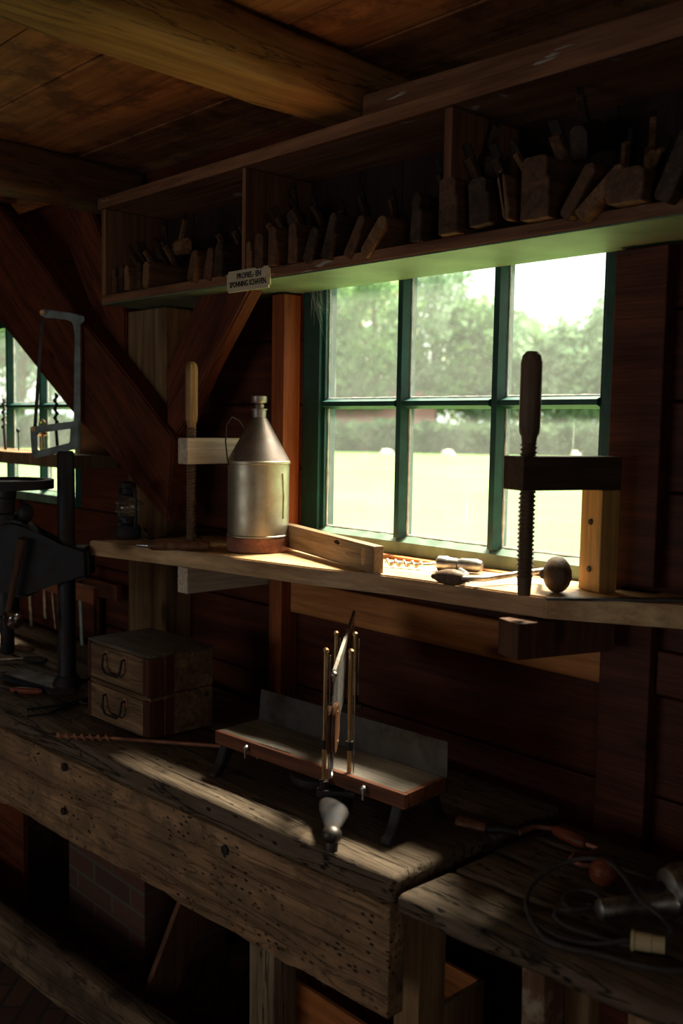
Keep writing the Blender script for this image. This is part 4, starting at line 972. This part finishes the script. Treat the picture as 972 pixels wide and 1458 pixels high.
# chisel rack behind the drill press
ra = P(22, 812, y=-.14); rb = P(134, 820, y=-.14)
rk = thing('tool_rack', 'faded red wooden tool rack with slots on the wall behind drill press', 'tool rack', (ra.x-.3, -.145, .70))
rl = rb.x-ra.x+.3; zt_ = ra.z-.70
bm = bmn(); b2(bm, (0, 0, zt_-.045), (rl, .022, zt_+.012), .003); obj('front_rail', bm, W_red, rk)
bm = bmn(); b2(bm, (0, .09, zt_-.045), (rl, .112, zt_+.012), .003); obj('back_rail', bm, W_red, rk)
bm = bmn(); b2(bm, (0, .0, .10), (.02, .089+.02, zt_-.046), .003); b2(bm, (rl*.78, .114, -.0), (rl*.8, .13, zt_-.046)); b2(bm, (0, .114, 0), (rl*.82, .128, zt_-.02), .002); obj('back_panel', bm, W_wall, rk)
for i, (px, w_, ln_, tl, mt) in enumerate([(10, .016, .24, 3, Mt_steel), (40, .02, .22, -6, Mt_steel), (62, .018, .17, -3, Mt_steel), (72, .010, .2, -10, Mt_steel), (82, .016, .19, -2, Mt_plate), (113, .018, .24, -4, Mt_grey), (26, .014, .2, 0, Mt_steel)]):
    q = P(px, 822, y=-.10)
    t = thing('chisel', '%s chisel hanging in the red rack behind the drill press' % ['leftmost', 'third', 'fourth', 'slanting narrow fifth', 'dark sixth', 'grey-green rightmost', 'second'][i], 'chisel', (q.x, -.10, rk.location.z+zt_), 0, 'chisels hanging in the red rack', rot=(0, R(tl), 0))
    bm = bmn(); b2(bm, (-w_/2, -.0015, -ln_), (w_/2, .0015, 0), .0006); obj('blade', bm, mt, t)
    bm = bmn(); lathe(bm, [(.008, .0), (.013, .02), (.012, .05), (.009, .07)], 12); obj('handle', bm, W_gripd, t, True)
q = P(68, 722, y=-.1)
for px, lab, dz in ((60, 'small pale bowl on the sill of the left window', 0), (72, 'round dark tin on the sill of the left window', 0)):
    pass

# cobweb in the upper left window corner
bm = bmn(); rnd = random.Random(3)
cw = P(447, 428, y=-.012)
for i in range(26):
    a = cw+Vector((rnd.uniform(-.02, .03), rnd.uniform(-.004, .008), rnd.uniform(-.01, .05))); b = a+Vector((rnd.uniform(-.01, .07), rnd.uniform(0, .01), rnd.uniform(-.11, -.02)))
    m_ = a.lerp(b, .5)+Vector((0, 0, -.006)); tube(bm, [a, m_, b], .00022, 4)
tag(obj('cobweb', bm, Mt_putty), 'cobweb strands hanging in the top left corner of the window', 'cobweb', kind='stuff')

# ------------------------------------------------------------------ outside
def grass_mat():
    m, nt, bs = new('meadow'); L = nt.links; tc = N(nt, 'ShaderNodeTexCoord'); n = N(nt, 'ShaderNodeTexNoise', Scale=.25, Detail=6.0); L.new(tc.outputs['Object'], n.inputs[0])
    L.new(ramp(nt, n.outputs[0], [(.35, (.055, .125, .028)), (.65, (.075, .145, .042))]), bs.inputs[0]); bs.inputs['Roughness'].default_value = .9; bs.inputs['Specular IOR Level'].default_value = .1; return m
bm = bmn(); b2(bm, (-220, .3, -.3), (120, 220, -.02)); tag(obj('meadow', bm, grass_mat()), 'bright green meadow outside the window', 'grass', kind='stuff')
def leaf_mat(name, c1, c2):
    m = bpy.data.materials.new(name); m.use_nodes = True; nt = m.node_tree; nt.nodes.clear(); L = nt.links
    out = N(nt, 'ShaderNodeOutputMaterial'); d = N(nt, 'ShaderNodeBsdfDiffuse'); t = N(nt, 'ShaderNodeBsdfTranslucent'); mx = N(nt, 'ShaderNodeMixShader'); mx.inputs[0].default_value = .4
    tc = N(nt, 'ShaderNodeTexCoord'); n = N(nt, 'ShaderNodeTexNoise', Scale=.9, Detail=3.0); L.new(tc.outputs['Object'], n.inputs[0]); c = ramp(nt, n.outputs[0], [(.35, c1), (.65, c2)])
    L.new(c, d.inputs[0]); L.new(c, t.inputs[0]); L.new(d.outputs[0], mx.inputs[1]); L.new(t.outputs[0], mx.inputs[2]); L.new(mx.outputs[0], out.inputs[0]); return m
LF = [leaf_mat('leaves_a', (.09, .18, .085), (.18, .29, .13)), leaf_mat('leaves_b', (.11, .19, .12), (.20, .29, .19)), leaf_mat('leaves_autumn', (.20, .24, .09), (.33, .33, .13))]
LF.append(leaf_mat('hedge_leaves_shaded', (.035, .07, .04), (.085, .13, .075)))  # shade beneath the trees put into darker leaves for the hedge
Bark = plain('bark', (.12, .095, .07), .9)
def tree(x, y, h, r, mi, label, n=3900, s=.33, seed=0):
    rnd = random.Random(seed); t = thing('meadow_tree', label, 'tree', (x, y, -.02), 0, 'trees beyond the meadow')
    bm = bmn(); tube(bm, [(0, 0, 0), (.1, 0, h*.25), (-.1, .1, h*.5), (0, 0, h*.8)], [.38, .28, .2, .08], 8)
    cl = []
    for i in range(26):
        a = rnd.uniform(0, 2*pi); e_ = rnd.uniform(.2, 1); rr = r*rnd.uniform(.15, .8)*math.sqrt(max(.12, 1-(e_*1.5-.85)**2)); c = Vector((rr*cos(a), rr*sin(a), h*(.12+.78*e_))); cl.append((c, r*rnd.uniform(.22, .42)))
        if i % 2 == 0: tube(bm, [(0, 0, h*.3*e_+h*.15), (c.x*.5, c.y*.5, c.z*.9), c], [.12, .07, .02], 5)
    obj('trunk', bm, Bark, t)
    vs, fs = [], []
    for i in range(n):
        c, cr_ = cl[i % len(cl)]; d = Vector((rnd.gauss(0, 1), rnd.gauss(0, 1), rnd.gauss(0, .8))).normalized()*cr_*rnd.uniform(.45, 1.1)
        p = c+d; a = Vector((rnd.gauss(0, 1), rnd.gauss(0, 1), rnd.gauss(0, 1))).normalized(); b = a.cross(Vector((rnd.gauss(0, 1), rnd.gauss(0, 1), .3))).normalized(); ss = s*rnd.uniform(.6, 1.2)
        k0 = len(vs); vs += [p-a*ss, p+b*ss*.5, p+a*ss, p-b*ss*.5]; fs.append((k0, k0+1, k0+2, k0+3))
    me = bpy.data.meshes.new('foliage'); me.from_pydata(vs, [], fs); me.materials.append(LF[mi]); o = bpy.data.objects.new('foliage', me); C.objects.link(o); o.parent = t
def G(px, dist):
    """ground point under a picture column at a given distance"""
    d = F*FPX + Rr*(px-W/2) - Ur*(607-H/2); d.z = 0; d.normalize(); return CAM.x+d.x*dist, CAM.y+d.y*dist
TR = [(-60, 74, 14, 6.0, 0, 'tree seen at the left of the far window'), (30, 72, 12, 5.5, 1, 'dense tree behind the far window shelf'),
      (455, 72, 13.5, 5.6, 1, 'tall tree at the left edge of the near window'), (530, 70, 12.5, 5.2, 0, 'large tree behind the upper left panes'),
      (615, 74, 14.5, 5.8, 1, 'broad tree behind the upper middle pane'), (672, 72, 11.0, 4.6, 0, 'leafy tree left of the second glazing bar'),
      (745, 72, 10.0, 5.0, 1, 'lower tree behind the upper right pane'), (800, 72, 8.6, 4.0, 0, 'rounded tree right of the clamp grip'), (862, 70, 11.2, 4.6, 1, 'tree at the right edge of the window'),
      (500, 82, 15, 6.5, 2, 'yellowing tree behind the others on the left'), (700, 90, 11.5, 6.5, 2, 'yellowing tree far behind the middle'), (930, 66, 11, 5, 0, 'tree hidden behind the right stud'), (395, 60, 12, 5, 0, 'tree hidden behind the can')]
for i, (px, d, h_, r_, mi, lb) in enumerate(TR):
    if 'hidden' in lb: continue
    x, y = G(px, d); tree(x, y, h_, r_, mi, lb, seed=i)
def hedge(px0, px1, d, h_, label, seed):
    rnd = random.Random(seed); x0, y0 = G(px0, d); x1, y1 = G(px1, d); vs, fs = [], []
    for i in range(6500):
        t_ = rnd.random(); p = Vector((x0+(x1-x0)*t_+rnd.uniform(-.8, .8), y0+(y1-y0)*t_+rnd.uniform(-.8, .8), rnd.random()*h_*(.8+.25*noise.noise(Vector((t_*14, 0, 0)))))); a = Vector((rnd.gauss(0, 1), rnd.gauss(0, 1), rnd.gauss(0, 1))).normalized(); b = a.cross(Vector((rnd.gauss(0, 1), rnd.gauss(0, 1), .3))).normalized(); ss = .36
        k0 = len(vs); vs += [p-a*ss, p+b*ss*.6, p+a*ss, p-b*ss*.6]; fs.append((k0, k0+1, k0+2, k0+3))
    me = bpy.data.meshes.new('hedge'); me.from_pydata(vs, [], fs); me.materials.append(LF[3]); o = bpy.data.objects.new('hedge', me); C.objects.link(o); tag(o, label, 'hedge')
hedge(440, 905, 64, 2.2, 'long hedge closing off the meadow behind the sheep', 1); hedge(-80, 100, 62, 2.2, 'hedge beyond the meadow seen through the left window', 2)
x, y = G(515, 71); bn = thing('barn', 'distant barn with faded red roof between the trees', 'building', (x, y, -.02), R(40))
bm = bmn(); b2(bm, (-5, -3, 0), (5, 3, 1.6)); obj('wall', bm, plain('barn_wall', (.1, .07, .06), .9), bn)
bm = bmn(); prism(bm, [(-3.4, 1.5), (3.4, 1.5), (0, 4.2)], 'x', -5.3, 5.3); obj('roof', bm, plain('barn_roof', (.13, .07, .065), .8), bn)
def sheep(px, py, rz, label):
    d = 1.62*1400/(py-(607+.017*(px-486))); x, y = G(px, d*1.0)
    t = thing('sheep', label, 'sheep', (x, y, -.02), rz, 'sheep grazing outside the window'); t.scale = (.62,)*3
    me = bpy.data.meshes.new('body')
    V = [(0, 0, .58), (.32, 0, .62), (.5, 0, .66), (.66, 0, .45), (.78, 0, .28), (-.34, 0, .6), (-.46, 0, .5),
         (.28, .12, .4), (.28, .12, .2), (.28, .12, .02), (.28, -.12, .4), (.28, -.12, .2), (.28, -.12, .02), (-.3, .12, .4), (-.34, .12, .22), (-.3, .12, .02), (-.3, -.12, .4), (-.34, -.12, .22), (-.3, -.12, .02)]
    E_ = [(0, 1), (1, 2), (2, 3), (3, 4), (0, 5), (5, 6), (1, 7), (7, 8), (8, 9), (1, 10), (10, 11), (11, 12), (5, 13), (13, 14), (14, 15), (5, 16), (16, 17), (17, 18)]
    rad = [.27, .25, .15, .10, .07, .25, .1, .1, .045, .035, .1, .045, .035, .11, .05, .035, .11, .05, .035]
    me.from_pydata(V, E_, []); o = bpy.data.objects.new('body', me); C.objects.link(o)
    md = o.modifiers.new('s', 'SKIN'); 
    for i, v in enumerate(me.skin_vertices[0].data if me.skin_vertices else []): v.radius = (rad[i], rad[i])
    o.modifiers.new('u', 'SUBSURF').levels = 2
    if not me.skin_vertices:
        bm = bmesh.new(); bm.from_mesh(me); ly = bm.verts.layers.skin.verify()
        bm.verts.ensure_lookup_table()
        for i, v in enumerate(bm.verts): v[ly].radius = (rad[i], rad[i]); v[ly].use_root = (i == 0)
        bm.to_mesh(me); bm.free()
    bpy.context.view_layer.update(); m2 = bpy.data.meshes.new_from_object(o.evaluated_get(bpy.context.evaluated_depsgraph_get())); o.modifiers.clear(); o.data = m2; m2.materials.clear(); m2.materials.append(Mt_wool); o.parent = t
    bm = bmn(); ellipsoid(bm, Vector((.8, 0, .26)), .075, .14, (.6, 0, -.7)); 
    for s_ in (-1, 1): ellipsoid(bm, Vector((.72, s_*.11, .36)), .03, .07, (0, s_, -.2), 8, 6)
    obj('face', bm, Mt_skin, t, True)
sheep(641, 656, R(200), 'white sheep grazing behind the lower middle pane'); sheep(549, 655, R(60), 'sheep half hidden by the left glazing bar'); sheep(822, 656, R(160), 'sheep behind the arm of the right clamp')
# wire fence close to the window
def fence():
    t = thing('wire_fence', 'wire mesh fence with wooden posts standing close outside the window', 'fence', (0, 3.2, -.02))
    for px in (748, 300, 20):
        q = P(px, 700, y=3.2); bm = bmn(); tube(bm, [(q.x, 0, 0), (q.x, 0, 1.22)], .045, 12); obj('fence_post', bm, plain('grey_post', (.36, .38, .36), .9), t, True)
    bm = bmn()
    for i in range(9): tube(bm, [(-18, -.05, .12+i*.12), (4, -.05, .12+i*.12)], .0012, 4)
    x = -18
    while x < 4: tube(bm, [(x, -.05, .1), (x, -.05, 1.1)], .001, 4); x += .15
    obj('wire_mesh', bm, Mt_steel, t)
fence()
# ------------------------------------------------------------------ pieces of a part go one level deeper (all share the thing's frame)
DEEP = {'handle_plate': 'front_panel', 'handle': 'front_panel', 'cap': 'cone', 'putty': 'pane', 'crank_knob': 'crank_arm', 'collar': 'guide_rod', 'lift_wire': 'guide_rod',
        'globe_guard': 'globe', 'arm_knob': 'swing_arm', 'vial': 'body', 'finger_groove': 'body', 'iron': 'wedge', 'spindle': 'flywheel', 'handle_screw': 'handle'}
for root in [o for o in C.objects if o.parent is None]:
    last = {}
    kids = [o for o in ORDER if o.parent is root]
    for ch in kids:
        base = ch.name.split('.')[0]
        want = DEEP.get(base)
        if base == 'handle' and root.name.split('.')[0] != 'tool_box': want = None
        if base in ('vial', 'finger_groove') and root.name != 'spirit_level': want = None
        if base == 'handle_screw' and root.name != 'miter_saw': want = None
        if want in last: ch.parent = last[want]
        last[base] = ch
